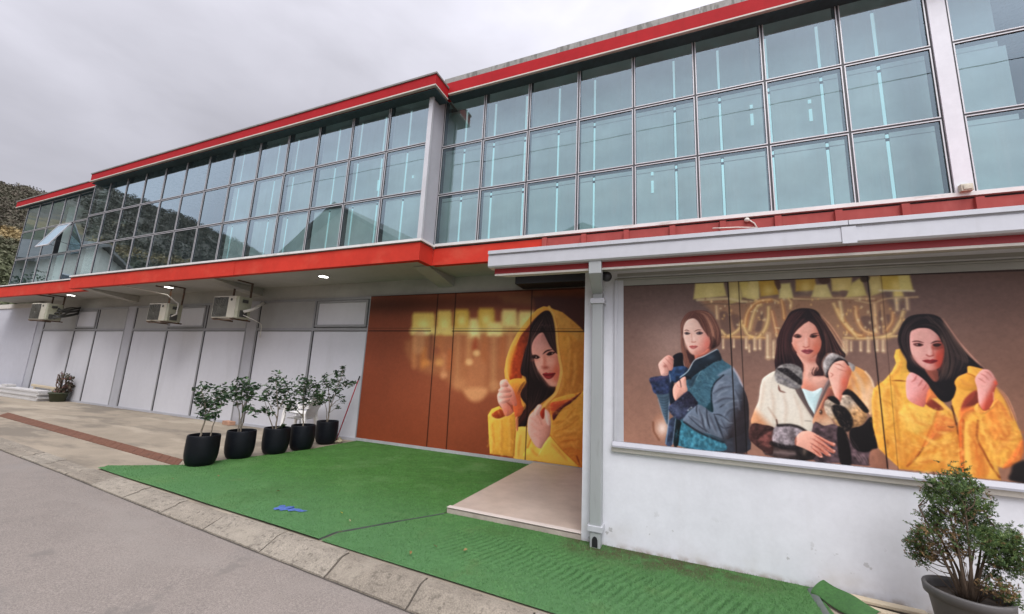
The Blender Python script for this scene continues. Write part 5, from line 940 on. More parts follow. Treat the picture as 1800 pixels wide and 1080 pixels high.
p.fur([(40, 1000), (250, 800), (300, 900), (640, 1180), (770, 1240), (600, 1640), (420, 1850), (100, 1650)], 230, 90, [(238, 192, 106), (190, 120, 52), (206, 138, 62)], .38, (24, 44), 16); p.fur([(780, 1240), (980, 1300), (1040, 1940), (480, 1880), (640, 1640)], 170, 90, [(238, 190, 102), (188, 110, 50)], .38, (60, -26), 16); p.fur([(1110, 1300), (1250, 1230), (1480, 1120), (1680, 1300), (1780, 1560), (1740, 1790), (1540, 1870), (1400, 1960), (1110, 1950)], 230, 90, [(236, 182, 92), (186, 104, 48)], .38, (16, 54), 16)
p.strands([(1470, 930), (1580, 1060), (1660, 1240), (1690, 1340)], 6, 26, 10, [(176, 116, 90), (128, 80, 62), (220, 164, 130)], .55); p.line([(1460, 1080), (1540, 1150), (1620, 1300)], 20, (196, 112, 66), 2, .5)
p.poly([(418, 860), (440, 800), (478, 768), (545, 792), (625, 850), (695, 940), (685, 1020), (645, 1140), (602, 1170), (450, 1095), (418, 1000)], (212, 150, 146), .8, col2=(206, 118, 106), axis=[(480, 980), (660, 1080)])
for q in ([(545, 795), (520, 850), (480, 880)], [(610, 850), (590, 890), (560, 930)], [(660, 900), (640, 940), (610, 980)], [(640, 1140), (670, 1050), (690, 1000)]): p.line(q, 11, (156, 78, 72), .9, .75, True)
p.poly([(690, 960), (780, 1060), (720, 1075), (660, 1130), (650, 1080)], (212, 118, 74), 1.5, .85); p.blob((470, 830), 24, 30, (230, 178, 172), .6)
p.poly([(1225, 850), (1262, 780), (1318, 732), (1400, 745), (1462, 830), (1484, 890), (1452, 1000), (1442, 1100), (1390, 1190), (1330, 1212), (1272, 1130), (1252, 960)], (210, 150, 142), .8, col2=(190, 84, 66), axis=[(1330, 1000), (1430, 1040)])
for q in ([(1262, 830), (1310, 860), (1350, 890)], [(1290, 780), (1345, 810), (1390, 860)], [(1340, 750), (1390, 780), (1430, 830)]): p.line(q, 9, (156, 88, 80), .9, .75, True)
p.blob((1330, 930), 50, 30, (222, 162, 152), .6); p.line([(1462, 880), (1476, 900)], 24, (206, 84, 62), 1.5, .7); p.line([(1440, 1000), (1446, 1090)], 8, (236, 180, 150), .8, .7)
p.poly([(1650, 1930), (1700, 1830), (1960, 1790), (1960, 2060), (1640, 2030)], (30, 26, 26), 3); p.poly([(1, 1690), (100, 1670), (200, 1790), (190, 1890), (0, 1870)], (140, 98, 80), 2, .9)
p.SH = (0, 1); p.crop(0, 0, 1)
for q, w, a in (([(1279.3, 494), (1294.5, 797)], 1.5, .95), ([(1298, 494), (1312.8, 798)], 1.0, .85), ([(1524.4, 484), (1560.5, 824)], 1.5, .95), ([(1548.5, 482), (1579, 828)], .7, .5)): p.line(q, w, (18, 12, 12), .5, a, sm=False)
for q in ([(1096, 502.5), (1279, 495.5)], [(1298, 494.6), (1524, 485.5)], [(1548, 484.5), (1900, 472)]): p.line(q, 1.6, (22, 16, 16), .5, .9, sm=False)
p.finish('window_poster', M['print'], (1.3, AY-.004, 1.0), 'wide poster of three women in winter coats in the window of the white front wing', 1.07)
# ================================================================ things fixed to the building
M['acbody'] = Mat('aged_white_enamel', (.44, .415, .34), .5).vary(3, .08).stain(5, .5, .7, (.40, .36, .26), .6).stain(3, .6, .75, (.30, .25, .16), .6, stretch=(4, 4, .5)).m
M['acside'] = Mat('mossy_enamel', (.32, .32, .24), .6).vary(4, .12).stain(5, .48, .66, (.26, .26, .16), .7).m
M['guard'] = simple('dull_guard_wire', (.13, .125, .10), .6, vary=.2)
M['grille'] = simple('dark_grille', (.05, .05, .045), .6, vary=.2)
M['bracket'] = Mat('rusty_bracket', (.10, .07, .05), .8).vary(12, .3).stain(9, .5, .65, (.16, .075, .04), .7).m
M['hose'] = simple('white_pipe_wrap', (.60, .58, .52), .7, vary=.12, vs=12)
M['white_plastic'] = simple('white_plastic', (.84, .83, .80), .38, vary=.05, vs=5)
def ac_unit(x0, z0, w, h, dep, y0, yaw, label, hang):
    t = thing('ac_unit', (x0+w/2, y0+dep/2, z0), label, 'air conditioner', 'air conditioner units hung under the overhang')
    c = np.array([x0+w/2, y0+dep/2]); cs, sn = math.cos(R_(yaw)), math.sin(R_(yaw))
    def T(b):
        b.v = [(c[0]+(x-c[0])*cs-(y-c[1])*sn, c[1]+(x-c[0])*sn+(y-c[1])*cs, z) for x, y, z in b.v]; return b
    y1 = y0+dep; x1 = x0+w
    b = MB(); b.box(x0, x1-.10, y0, y1, z0+.02, z0+h); T(b).build('casing', M['acbody'], t, bevel=.018)
    b = MB(); b.box(x1-.098, x1, y0+.004, y1-.004, z0+.02, z0+h-.003); sc = T(b).build('service_cover', M['acside'], t, bevel=.014)
    b = MB(); b.box(x1, x1+.02, y0+.10, y0+.24, z0+h-.16, z0+h-.08); T(b).build('handle_recess', M['grille'], sc)
    b = MB(); b.box(x1, x1+.03, y0+.07, y0+.24, z0+.06, z0+.22); T(b).build('valve_cover', M['grille'], sc)
    # fan opening: dark field, guard of rings and bars
    fx, fz, r = x0+w*.32, z0+h*.52, h*.43
    b = MB(); b.box(x0+.03, x0+w*.60, y0-.004, y0+.01, z0+.05, z0+h-.03); T(b).build('coil_grille', M['grille'], t)
    g = MB()
    for k in range(5): rr = r*(k+1)/5; g.tube([(fx+rr*math.cos(a), y0-.012, fz+rr*math.sin(a)) for a in np.linspace(0, 2*math.pi, 25)], .0035, 5)
    for k in range(12): a = k*math.pi/6; g.tube([(fx, y0-.014, fz), (fx+r*math.cos(a), y0-.014, fz+r*math.sin(a))], .0035, 4)
    for k in range(14): zz = z0+.07+k*(h-.12)/13; g.box(x0+.03, x0+w*.60, y0-.009, y0-.005, zz, zz+.006)
    T(g).build('fan_guard', M['guard'], t)
    b = MB(); b.prism([(x0+w*.72+.035*math.cos(a), z0+h*.84+.035*math.sin(a)) for a in np.linspace(0, 2*math.pi, 16, endpoint=False)], 'y', y0-.006, y0-.001); T(b).build('badge', M['grille'], t)
    b = MB()
    for xx in (x0+.12, x1-.16):
        b.box(xx, xx+.035, y0-.05, y1+.12, z0-.02, z0+.015); b.box(xx, xx+.035, y1+.02, y1+.055, z0, hang)
        b.tube([(xx+.017, y0+.02, z0-.01), (xx+.017, y1+.03, z0-.0)], .012, 6); b.box(xx, xx+.03, y0+.0, y1+.06, hang-.03, hang)
    b.box(x0+.05, x1-.05, y0+.02, y0+.06, z0-.03, z0-.018)
    T(b).build('mount_bracket', M['bracket'], t)
    return t, T, x1, y0, y1
u, T, x1, y0, y1 = ac_unit(-10.98, 2.67, .90, .58, .36, 6.32, 4, 'white air conditioner nearest the brown poster, with a wrapped hose at its side', 3.66)
b = MB(); b.tube(catmull([(-10.06, 6.5, 2.86), (-9.98, 6.7, 2.97), (-10.2, 7.05, 3.17), (-10.48, 7.27, 3.24)], False), .036, 8); b.tube(catmull([(-10.05, 6.5, 2.78), (-9.95, 6.8, 2.66), (-10.25, 7.15, 2.6), (-10.38, 7.25, 2.3)], False), .009, 6); b.build('hose', M['hose'], u)
u, T, x1, y0, y1 = ac_unit(-13.85, 2.62, .85, .52, .36, 6.32, 4, 'middle air conditioner hung between the two lit soffit lamps, cable looped over it', 3.66)
b = MB(); b.tube([(-14.9, 6.0, 3.65), (-14.2, 6.2, 3.55), (-13.5, 6.5, 3.42), (-12.95, 6.55, 3.15), (-12.86, 6.5, 2.85), (-13.02, 6.42, 2.75)], .018, 7); b.tube([(-15.6, 5.98, 3.655), (-14.9, 6.0, 3.65)], .02, 7); b.build('hose', M['hose'], u)
u, T, x1, y0, y1 = ac_unit(-21.15, 2.74, .95, .60, .40, 6.32, 6, 'grimy air conditioner at the far left end by the grey side wall', 3.66)
b = MB()
for k in range(9):
    z = 2.8+.05*k; b.tube(catmull([(x1-.02, 6.5+.02*k, z), (x1+.10+.05*random.random(), 6.6+.1*random.random(), z+random.uniform(-.08, .08)), (x1+.05, 6.9, z+random.uniform(-.05, .2)), (x1-.2, 7.25, 3.1+.03*k)], False), random.uniform(.012, .03), 6)
b.build('pipe_bundle', M['grille'], u)

# recessed round soffit lamps, lit
def downlight(px, py, where):
    q = on_z(px, py, 3.655); t = thing('ceiling_light', tuple(q), 'round lit soffit lamp ' + where, 'ceiling light', 'lit lamps in the soffit')
    b = MB(); b.lathe([(.10, -.012), (.135, -.012), (.135, .004), (.10, .004)], q, 24, True, False); b.build('rim', M['alu'], t)
    b = MB(); b.lathe([(.0, -.010), (.105, -.010), (.105, .002), (0, .002)], q, 24, False, False); b.build('lens', M['lamp'], t)
downlight(125, 519, 'beside the far left air conditioner')
downlight(297, 505, 'above the middle air conditioner')
downlight(569, 486, 'above the white panels behind the potted trees')

b = MB(); b.prism([(6.84, 3.32), (7.28, 3.32), (7.28, 3.62), (6.86, 3.62), (6.84, 3.58)], 'x', -2.865, -.96)
o = b.build('air_curtain', M['black'], bevel=.008); tag(o, 'long black air curtain box under the soffit above the hooded woman poster', 'air curtain')
# dome camera on a white bracket at the canopy
t = thing('security_camera', (-.70, 4.1, 2.70), 'black dome camera on a white bracket beside the downpipe elbow', 'camera')
b = MB(); b.tube([(-.775, 4.05, 2.665), (-.725, 4.05, 2.665)], .036, 14); b.box(-.80, -.77, 4.03, 4.28, 2.65, 2.68); b.build('mount', M['white_plastic'], t)
b = MB(); b.ball((-.672, 4.045, 2.650), .052, n=18, m=12); b.tube([(-.727, 4.05, 2.662), (-.69, 4.05, 2.66)], .046, 16); b.build('dome', M['black'], t)
b = MB(); q = on_y(1697, 332, RY-.05); b.box(q[0]-.055, q[0]+.055, RY-.09, RY-.03, q[2]-.04, q[2]+.05); b.box(q[0]-.04, q[0]+.04, RY-.1, RY-.09, q[2]-.025, q[2]+.035)
tag(b.build('junction_box', simple('yellowed_plastic', (.50, .48, .38), .6, vary=.2, vs=20), bevel=.006), 'small yellowed junction box at the foot of the white column upstairs', 'junction box')
b = MB(); q = [on_y(x, y, RY-.03) for x, y in ((1313, 387), (1318, 388), (1326, 393), (1331, 402))]; b.tube(q, .010, 6); b.tube([(q[-1][0], RY-.06, q[-1][2]), (q[-1][0]-.3, RY-.4, 3.72), (q[-1][0]-.6, RY-.5, 3.70)], .010, 6); b.ball(q[0], .035, n=8, m=6)
tag(b.build('cable', M['hose']), 'short white cable coming out of the faded red flashing above the canopy', 'cable')

# ================================================================ the entrance slab and artificial turf
b = MB(); b.box(-2.50, -.952, 4.30, WY-.07, -.05, .068)
t = tag(b.build('entrance_slab', M['tile'], bevel=.004), 'beige tiled doorstep slab in front of the hooded woman poster', 'doorstep')
b = MB(); b.box(-2.515, -.952, 4.288, 4.30, -.05, .056); b.box(-2.515, -2.501, 4.30, WY-.07, -.05, .056)
b.build('slab_edge', M['tileedge'], t)
b = MB(); b.box(-2.52, -.955, 4.283, 4.36, .0685, .074); b.build('edge_trim', simple('pale_edge_trim', (.56, .50, .46), .4, vary=.06), t, bevel=.002)
def turf_z(x, y, amp):
    z = .010 + .003*math.sin(x*3.1+y*2.2)*math.sin(y*4.3)
    if amp:
        t = (x*.62+y*1.25); e = math.exp(-((y-(3.55-.06*x))/.34)**2)*max(0, min(1, (x+2.3)*2, (1.0-x)*1.2))
        z += .016*e*(.5+.5*math.sin((x*1.0-y*.45)*88)) + .016*math.exp(-((y-3.95+.30*(x+2))/.05)**2)*max(0, min(1, (x+2.2)*2))*max(0, min(1, (.6-x)))
    return z
kb = lambda x: kerb_back(x)+.012
# back piece: from the slanting edge beside the pots to the slab
def back_left(y): return float(np.interp(y, [3.25, 3.44, 4.0, 5.28, 5.9, 7.2], [-7.6, -7.82, -7.06, -6.74, -6.63, -6.66]))
def sheet(name, rows, amp, label, dens, zo=0., nx=70):
    """rows: list of (y-function row of points left->right given as polyline)"""
    V = []; n = nx; m = len(rows)
    for r in rows:
        P = np.array(r, float); s = np.r_[0, np.cumsum(np.hypot(*(P[1:]-P[:-1]).T))]; q = np.linspace(0, s[-1], n+1)
        X = np.interp(q, s, P[:, 0]); Y = np.interp(q, s, P[:, 1])
        V += [(x, y, turf_z(x, y, amp)+zo) for x, y in zip(X, Y)]
    V = np.array(V); F = np.array([(j*(n+1)+i, j*(n+1)+i+1, (j+1)*(n+1)+i+1, (j+1)*(n+1)+i) for j in range(m-1) for i in range(n)])
    o = np_mesh(name, V, F, M['turf'], smooth=True); tag(o, label, 'artificial turf', kind='stuff')
    A = V[F]; ar = np.abs(np.cross(A[:, 1]-A[:, 0], A[:, 3]-A[:, 0])[:, 2]); dist = np.hypot(A[:, :, 0].mean(1), A[:, :, 1].mean(1)); wgt = ar*np.clip(4.2/dist, .3, 1.4)
    N = int(dens*ar.sum()); k = RNG.choice(len(F), N, p=wgt/wgt.sum()); u = RNG.random((N, 2))
    P = A[k, 0]*((1-u[:, 0])*(1-u[:, 1]))[:, None]+A[k, 1]*(u[:, 0]*(1-u[:, 1]))[:, None]+A[k, 2]*(u[:, 0]*u[:, 1])[:, None]+A[k, 3]*((1-u[:, 0])*u[:, 1])[:, None]
    a = RNG.uniform(0, 2*math.pi, N); w = RNG.uniform(.0012, .0026, N); h = RNG.uniform(.006, .016, N); le = RNG.normal(size=(N, 2))*.006
    D = np.stack([np.cos(a)*w, np.sin(a)*w, 0*a], 1); top = P+np.stack([le[:, 0], le[:, 1], h], 1)
    bo = np_mesh('grass_blade', np.stack([P-D, P+D, top], 1).reshape(-1, 3), np.arange(3*N).reshape(-1, 3), M['blade']); bo.parent = o; bo['kind'] = 'stuff'
    return o
rows = []
for t in np.linspace(0, 1, 70):
    # row t runs from the left edge to the seam / slab side
    L = np.array([-7.80+.02*t, 3.42]) if t < .02 else None
    y = 3.02+(7.225-3.02)*t
    yl = max(y, 0)
    xr = -2.52 if y > 4.25 else -2.52-.62*min((4.25-y)/1.0, 1)
    xl_ = back_left(max(y, 3.42))
    def yk(x): return max(y, kb(x)+.008*t*100*.0) if y < 3.45 else y
    xsr = np.linspace(xl_ if y >= 3.42 else -7.75, xr, 30)
    rows.append([(x, max(y, kb(x)+.010*t)) for x in xsr])
bt = sheet('artificial_turf', rows, False, 'large green artificial turf mat between the black pots and the doorstep slab', 5600, .012)
b = MB(); e = [(-2.52-.62*min((4.25-y)/1.0, 1), y) for y in np.linspace(4.25, 3.06, 14)]
b.grid([[(x+.001, y, .004), (x+.001, y, .020)] for x, y in e]); b.grid([[(x+.001+.004*(1+.6*math.sin(y*23))*min(1, max(.1, (y-3.1)*1.4)), y-.003, .0165), (x+.001, y, .0165)] for x, y in e]); b.build('cut_edge', M['backing'], bt)
rows = []
for t in np.linspace(0, 1, 60):
    y = 2.90+(4.28-2.90)*t
    xl_ = -2.508-.60*min(max((4.25-y)/1.0, 0), 1)
    rows.append([(x, max(y, kb(x)+.010*t)) for x in np.linspace(xl_, 1.06-.10*t, 30)])
sheet('artificial_turf', rows, True, 'rippled green artificial turf strip along the kerb in front of the white wing', 9000, .004, 300)
# loose fold of turf at the right end, backing showing
t = tag(thing('turf_offcut', (1.0, 4.0, 0), 'rolled up offcut of green turf beside the loose boards at the white wall', 'turf roll'))
t['category'] = 'turf roll'
def roll(name, mat, off, parent):
    b = MB(); P = []
    for i in range(17):
        w = -.25+i/16*3.6; r = .032+off+.0024*i; row = []
        for j in range(13):
            s = j/12; a = np.array([.90, 4.13]); d = np.array([.22, -.36]); k = a+d*s; nn = np.array([.85, .52])
            row.append((k[0]+nn[0]*(  .06-r*math.cos(w)*1.3), k[1]+nn[1]*(.06-r*math.cos(w)*1.3), .008+.045+r*math.sin(w-1.1)*.95+.006*math.sin(s*9+w)))
        P.append(row)
    b.grid(P); return b.build(name, mat, parent)
roll('turf_face', M['turf'], 0, t); roll('turf_back', M['backing'], -.007, t)
b = MB(); b.grid([[(.90+.05*i/4, 4.22-.62*j/10,   .012+.03*math.sin(i/4*1.5)*(1-j/14)) for j in range(11)] for i in range(5)]); b.build('turf_edge', M['backing'], t)
M['wood'] = Mat('pale_board', (.56, .47, .33), .65).vary(4, .08, stretch=(.4, 6, 6)).vary(30, .06, stretch=(.2, 3, 3)).m
for (x0, y0, x1, y1, w, z, lb) in ((1.02, 4.215, 1.62, 4.17, .075, .02, 'pale wooden board lying flat against the foot of the white wall'), (1.18, 4.11, 1.85, 3.98, .06, .006, 'pale wooden board half under the turf roll')):
    b = MB(); d = np.array([x1-x0, y1-y0]); L = np.linalg.norm(d); d /= L; n = np.array([-d[1], d[0]])
    b.obox(((x0+x1)/2, (y0+y1)/2, z+.012), (*(d*L/2), 0), (*(n*w/2), 0), (0, 0, .011)); tag(b.build('board', M['wood'], bevel=.003), lb, 'board', 'loose boards by the white wall')

# ================================================================ potted trees
m = Mat('black_planter', (.0045, .0058, .009), .5, spec=.22); m.vary(2, .3).vary(16, .12); m.stain(6, .56, .75, (.018, .018, .019), .5); M['planter'] = m.m
M['soil'] = simple('potting_soil', (.055, .042, .032), .95, vary=.3, vs=30, bump=.8)
M['bark'] = Mat('grey_bark', (.22, .19, .145), .85).vary(18, .2).bump(60, .4, .003).m
m = Mat('dark_green_leaf', (.020, .052, .022), .45, spec=.4); m.island((.055, .105, .035), .35, 1); m.vary(6, .25); M['leaf'] = m.m
POTS = [(-6.90, 4.17), (-6.94, 4.79), (-6.82, 5.36), (-6.80, 5.90), (-6.96, 6.64)]
TREES = [   # clumps as (x, y, r) in the enlarged view of the pots; trunks as point lists
 ([(150,590,30),(175,585,22),(150,625,30),(135,655,26),(165,655,34),(185,690,32),(165,690,28),(180,725,26),(160,725,20),(200,660,30),(235,615,36),(262,600,36),(285,610,28),(250,650,38),(275,655,30),(235,680,30),(290,640,22),(240,705,20),(225,740,16),(190,745,14)], [[(155,842),(162,800),(175,755),(178,690),(160,610)],[(175,755),(210,690),(250,620)],[(205,842),(215,790),(232,740),(236,700)]], 'potted tree nearest the road, thin forked stem beside a stake'),
 ([(368,555,30),(350,580,34),(380,575,34),(345,610,30),(375,615,36),(405,595,32),(430,590,28),(452,583,16),(325,600,22),(335,640,24),(400,640,28),(425,625,20),(365,650,24),(432,705,28),(450,712,16),(410,690,16),(340,675,14),(385,690,18)], [[(356,825),(362,770),(370,700),(365,640),(368,570)],[(370,700),(395,640),(425,600)],[(362,770),(385,720),(430,705)],[(350,800),(352,740),(345,690),(335,640)]], 'second potted tree from the road, leaves mostly at the top'),
 ([(545,535,32),(560,560,36),(520,560,28),(590,575,36),(575,600,34),(545,600,30),(510,595,22),(610,600,34),(600,635,40),(625,630,28),(565,640,34),(540,660,26),(595,670,30),(625,665,20),(485,628,28),(465,640,14),(500,640,18),(495,700,22),(515,720,20),(480,705,14),(600,700,18),(575,785,10)], [[(535,802),(545,760),(552,700),(545,640),(540,560)],[(552,700),(580,650),(605,610)],[(545,745),(515,690),(490,640)],[(530,800),(505,740),(495,700)]], 'middle potted tree with a wide leafy crown'),
 ([(665,560,28),(690,550,34),(715,560,28),(735,575,26),(755,585,20),(690,585,40),(670,600,32),(715,600,36),(690,625,34),(660,625,24),(725,625,26),(755,610,24),(675,655,22),(700,660,22),(760,640,26),(745,665,22),(770,630,18),(770,665,18),(625,680,20),(640,700,16),(605,700,14)], [[(679,792),(681,740),(680,690),(682,630),(688,570)],[(680,700),(715,650),(750,620)],[(682,650),(660,610)],[(679,740),(640,700),(615,690)]], 'fourth potted tree from the road, dense round crown in front of the chairs'),
 ([(790,530,20),(785,555,26),(810,570,30),(835,560,30),(860,530,24),(850,510,16),(880,520,16),(885,485,10),(884,505,10),(830,590,34),(860,580,34),(890,560,26),(905,570,22),(930,570,20),(945,562,10),(800,595,24),(850,610,26),(780,625,24),(760,640,20),(875,640,18),(885,660,14),(820,640,18),(790,660,16),(860,690,12)], [[(805,770),(812,720),(815,660),(808,590),(790,540)],[(812,720),(835,650),(860,580),(885,500)],[(815,690),(850,660),(880,645)],[(800,770),(800,700),(785,640)],[(835,640),(890,580),(935,568)]], 'potted tree by the red stick, open crown with one tall shoot'),
]
def planter(c, r, h):
    pr = [(0, 0), (r*.58, 0), (r*.70, .010), (r*.84, .045), (r*.94, .105), (r*.99, .18), (r, .28), (r*.985, h-.03), (r*.965, h-.006), (r*.955, h), (r*.90, h), (r*.89, h-.01), (r*.88, h-.07)]
    b = MB(); b.lathe(pr, (c[0], c[1], 0), 40, True, False); return b
for (cx, cy), (cl, tr, lb) in zip(POTS, TREES):
    h = .468; r = .222
    t = thing('potted_tree', (cx, cy, .0), lb, 'potted tree', 'young trees in black pots beside the turf')
    planter((cx, cy), r, h).build('planter', M['planter'], t)
    b = MB(); b.lathe([(0, h-.05), (r*.5, h-.045), (r*.885, h-.06)], (cx, cy, 0), 20, True, False); b.build('soil', M['soil'], t)
    W = lambda x, y, off=0.: beside(300+x/2.92, 480+y/2.92, (cx, cy), off)
    b = MB()
    for k, br in enumerate(tr):
        o0 = random.uniform(-.1, .1); pts = []
        for i, q in enumerate(br):
            p = W(*q, o0*i/len(br))
            if i == 0 and q[1] > 760: p[2] = h-.06
            pts.append(p)
        P = catmull(np.array(pts), False, 4) if len(pts) > 2 else np.array(pts)
        P = P + RNG.normal(size=P.shape)*.004
        b.tube(P, list(np.linspace(.015 if k == 0 else .010, .004, len(P))), 7)
    tips = []
    cs = []; rs = []; ns = []
    for x, y, rr in cl:
        p = W(x, y, random.uniform(-.16, .16)); d = math.hypot(p[0], p[1]); R = rr/2.92/FPX*d*1.0
        cs.append(p); rs.append(R); ns.append(int(9+rr*.85))
        # twig from the nearest lower branch point
        q = min((np.array(W(*z, 0.)) for br in tr for z in br), key=lambda z: np.linalg.norm(z-p)+(.3 if z[2] > p[2] else 0))
        b.tube([q, (q+p)/2+RNG.normal(size=3)*.015, p], [.005, .004, .002], 5)
    b.build('trunk', M['bark'], t)
    V, F = leaf_cloud(cs, rs, [int(n*.72) for n in ns], .092, .38, flat=.6, shell=.1)
    np_mesh('foliage', V, F, M['leaf'], t)

# ---- conifer in a grey pot, front right
m = Mat('grey_plastic_pot', (.085, .080, .078), .6); m.vary(5, .12).stain(8, .55, .7, (.16, .15, .14), .4); M['greypot'] = m.m
m = Mat('conifer_green', (.048, .098, .026), .7); m.island((.135, .185, .045), .4, 1); m.vary(7, .3); M['conifer'] = m.m
m = Mat('conifer_brown', (.17, .115, .06), .85); m.island((.30, .17, .06), .5, 1); m.vary(9, .25); M['conifer_dry'] = m.m
M['twig'] = Mat('brown_twig', (.115, .078, .052), .9).vary(20, .25).m
cc = np.array([1.70, 3.83]); rz = .355
t = thing('potted_conifer', (cc[0], cc[1], 0), 'scruffy thuja shrub with browned sprays in a dark grey pot at the white wall', 'potted shrub')
b = MB(); pr = [(0, 0), (.135, 0), (.145, .01), (.185, rz-.065), (.188, rz-.06), (.206, rz-.055), (.210, rz-.008), (.206, rz), (.190, rz), (.184, rz-.02), (.178, rz-.07)]
b.lathe(pr, (cc[0], cc[1], 0), 44, True, False); b.build('pot', M['greypot'], t)
b = MB(); b.lathe([(0, rz-.05), (.1, rz-.045), (.182, rz-.06)], (cc[0], cc[1], 0), 20, True, False); b.build('soil', M['soil'], t)
K = lambda x, y, off=0.: beside(1400+x/3.6, 780+y/3.6, cc, off)
clumps = [(1010,205,80,0),(940,230,50,0),(1080,240,60,0),(890,255,70,0),(980,270,90,0),(1060,300,90,0),(1130,280,50,0),(850,300,60,0),(840,345,50,0),(920,350,90,0),(1010,370,90,0),(1100,370,80,0),(1170,380,60,0),(1190,420,50,0),(1130,440,70,0),(870,420,60,0),(840,470,60,0),(930,450,70,0),(1020,455,60,1),(1060,440,36,1),(900,490,70,0),(800,540,60,0),(850,560,80,0),(930,560,70,1),(760,590,60,0),(730,640,55,0),(780,640,70,0),(850,640,80,1),(740,700,50,0),(790,740,60,0),(830,700,60,1),(870,720,44,1),(1100,520,80,0),(1170,520,80,0),(1130,590,100,0),(1210,580,90,0),(1060,590,70,0),(1290,590,90,0),(1350,590,70,0),(1400,620,70,0),(1430,650,50,0),(1250,650,80,0),(1330,660,90,0),(1410,710,80,0),(1290,710,80,0),(1370,770,80,0),(1300,770,70,0),(1240,720,60,0),(1410,780,50,0),(1000,640,60,1),(930,680,60,1),(1060,690,60,1),(1290,900,50,1),(1330,930,50,1),(1360,980,50,0),(1390,1010,40,0),(1290,960,50,1),(1220,850,50,0),(1190,900,40,1),(1250,820,50,0)]
wood = MB(); gV = []; gF = []; dV = []; dF = []; root = np.array([cc[0], cc[1], rz-.05])
def spray(p, d, L, out):
    """flat fern-like spray of narrow scale leaves along a twig"""
    d = d/np.linalg.norm(d)
    for k in range(12):
        f = k/11; q = p+d*L*f
        for sg in (-1, 1):
            s = np.cross(d, RNG.normal(size=3)); s /= np.linalg.norm(s)+1e-6; u = d*.8+s*.7; u /= np.linalg.norm(u); l = L*(.42-.22*f)*RNG.uniform(.6, 1.2); n = np.cross(u, d); n = n/(np.linalg.norm(n)+1e-6); w = np.cross(n, u)*.0015
            i = len(out[0]); out[0].extend([q-w, q+w, q+u*l+w*.5, q+u*l-w*.5]); out[1].append((i, i+1, i+2, i+3))
stems = []
for k in range(10):
    a = k/10*2*math.pi; r0 = root+np.array([math.cos(a)*.03, math.sin(a)*.03, 0]); tp = root+np.array([math.cos(a)*random.uniform(.05, .2)-.02, math.sin(a)*.12, random.uniform(.25, .62)])
    P = catmull(np.array([r0, r0*.6+tp*.4+RNG.normal(size=3)*.02, tp]), False, 5); stems += list(P); wood.tube(P, list(np.linspace(.011, .004, len(P))), 6)
for k in range(26):
    a = random.uniform(0, 6.28); r0 = root+np.array([math.cos(a)*.05, math.sin(a)*.05, 0]); tp = root+np.array([math.cos(a)*random.uniform(.1, .24), math.sin(a)*random.uniform(.06, .16), random.uniform(.05, .3)])
    wood.tube([r0, (r0+tp)/2+np.array([0, 0, .03]), tp], [.003, .002, .001], 4)
for x, y, rr, dry in clumps:
    dep = random.uniform(-.10, .10); c = K(x, y, dep); R = rr/3.6/FPX*np.hypot(c[0], c[1])
    s0 = min(stems, key=lambda z: np.linalg.norm(z-c)+(.5 if z[2] > c[2]-.02 else 0)); P = catmull(np.array([s0, (s0+c)/2+np.array([0, 0, -.015])+RNG.normal(size=3)*.012, c]), False, 4)
    wood.tube(P, list(np.linspace(.0045, .0015, len(P))), 5)
    for j in range(int(26+rr*.62)):
        d = RNG.normal(size=3)+np.array([0, 0, .25])+(c-np.array([cc[0], cc[1], c[2]]))*1.1; p = c+RNG.normal(size=3)*R*np.array([.25, .40, .23])
        spray(p, d, R*RNG.uniform(.20, .36), (dV, dF) if (dry and random.random() < .75) or random.random() < (.22 if y > 520 and x < 960 else .05) else (gV, gF))
wood.build('trunk', M['twig'], t); np_mesh('foliage', gV, gF, M['conifer'], t); np_mesh('dry_foliage', dV, dF, M['conifer_dry'], t, )

# ---- olive pot with a half-dry plant at the far left, low crate behind it
olive = Mat('olive_pot', (.040, .048, .024), .6).vary(5, .15).m
pc = np.array([-19.72, 6.98]); g0 = rise(-19.95)
t = thing('potted_plant', (pc[0], pc[1], g0), 'half dry plant in a dark olive pot at the far left wall', 'potted plant')
b = MB(); b.lathe([(0, 0), (.17, 0), (.18, .01), (.235, .26), (.262, .27), (.265, .31), (.24, .31), (.225, .25)], (pc[0], pc[1], g0), 28, True, False); b.build('pot', olive, t)
b = MB(); b.lathe([(0, .27), (.15, .27), (.228, .25)], (pc[0], pc[1], g0), 16, True, False); b.build('soil', M['soil'], t)
b = MB(); RS = .085; Q = lambda x, y, o=0.: beside(x/9, 640+y/9, pc, o); cs = []; rs = []
for x, y in ((920,160),(980,110),(1060,200),(1120,240),(890,250),(1010,170),(1110,350),(1060,330),(1090,420),(930,320),(1130,370)):
    e = Q(x, y, random.uniform(-.12, .12)); b.tube([(pc[0], pc[1], g0+.25), (np.array([pc[0], pc[1], g0+.25])+e)/2+RNG.normal(size=3)*.04, e], [.022, .016, .008], 5)
b.build('stem', M['twig'], t)
for x, y in ((985,190),(1065,210),(1115,245),(1080,240),(1130,360),(1100,340),(1070,350),(1020,410),(1080,420),(960,260),(1040,380),(980,420),(930,420)): cs.append(Q(x, y, random.uniform(-.2, .2))); rs.append(.13)
V, F = leaf_cloud(cs, rs, [30]*len(cs), .11, .5, shell=.1); np_mesh('foliage', V, F, Mat('dull_leaf', (.075, .068, .045), .7).island((.17, .07, .06), .4, 1).m, t)
M['crate'] = simple('olive_crate_wood', (.10, .095, .05), .8, vary=.25, vs=8)
b = MB()
for k in range(4): z = .012+k*.085; b.box(-20.62, -19.95, 6.98, 7.0, z, z+.06); b.box(-19.97, -19.95, 7.0, 7.2, z, z+.06)
for x in (-20.6, -20.02): b.box(x, x+.05, 7.0, 7.03, 0, .34)
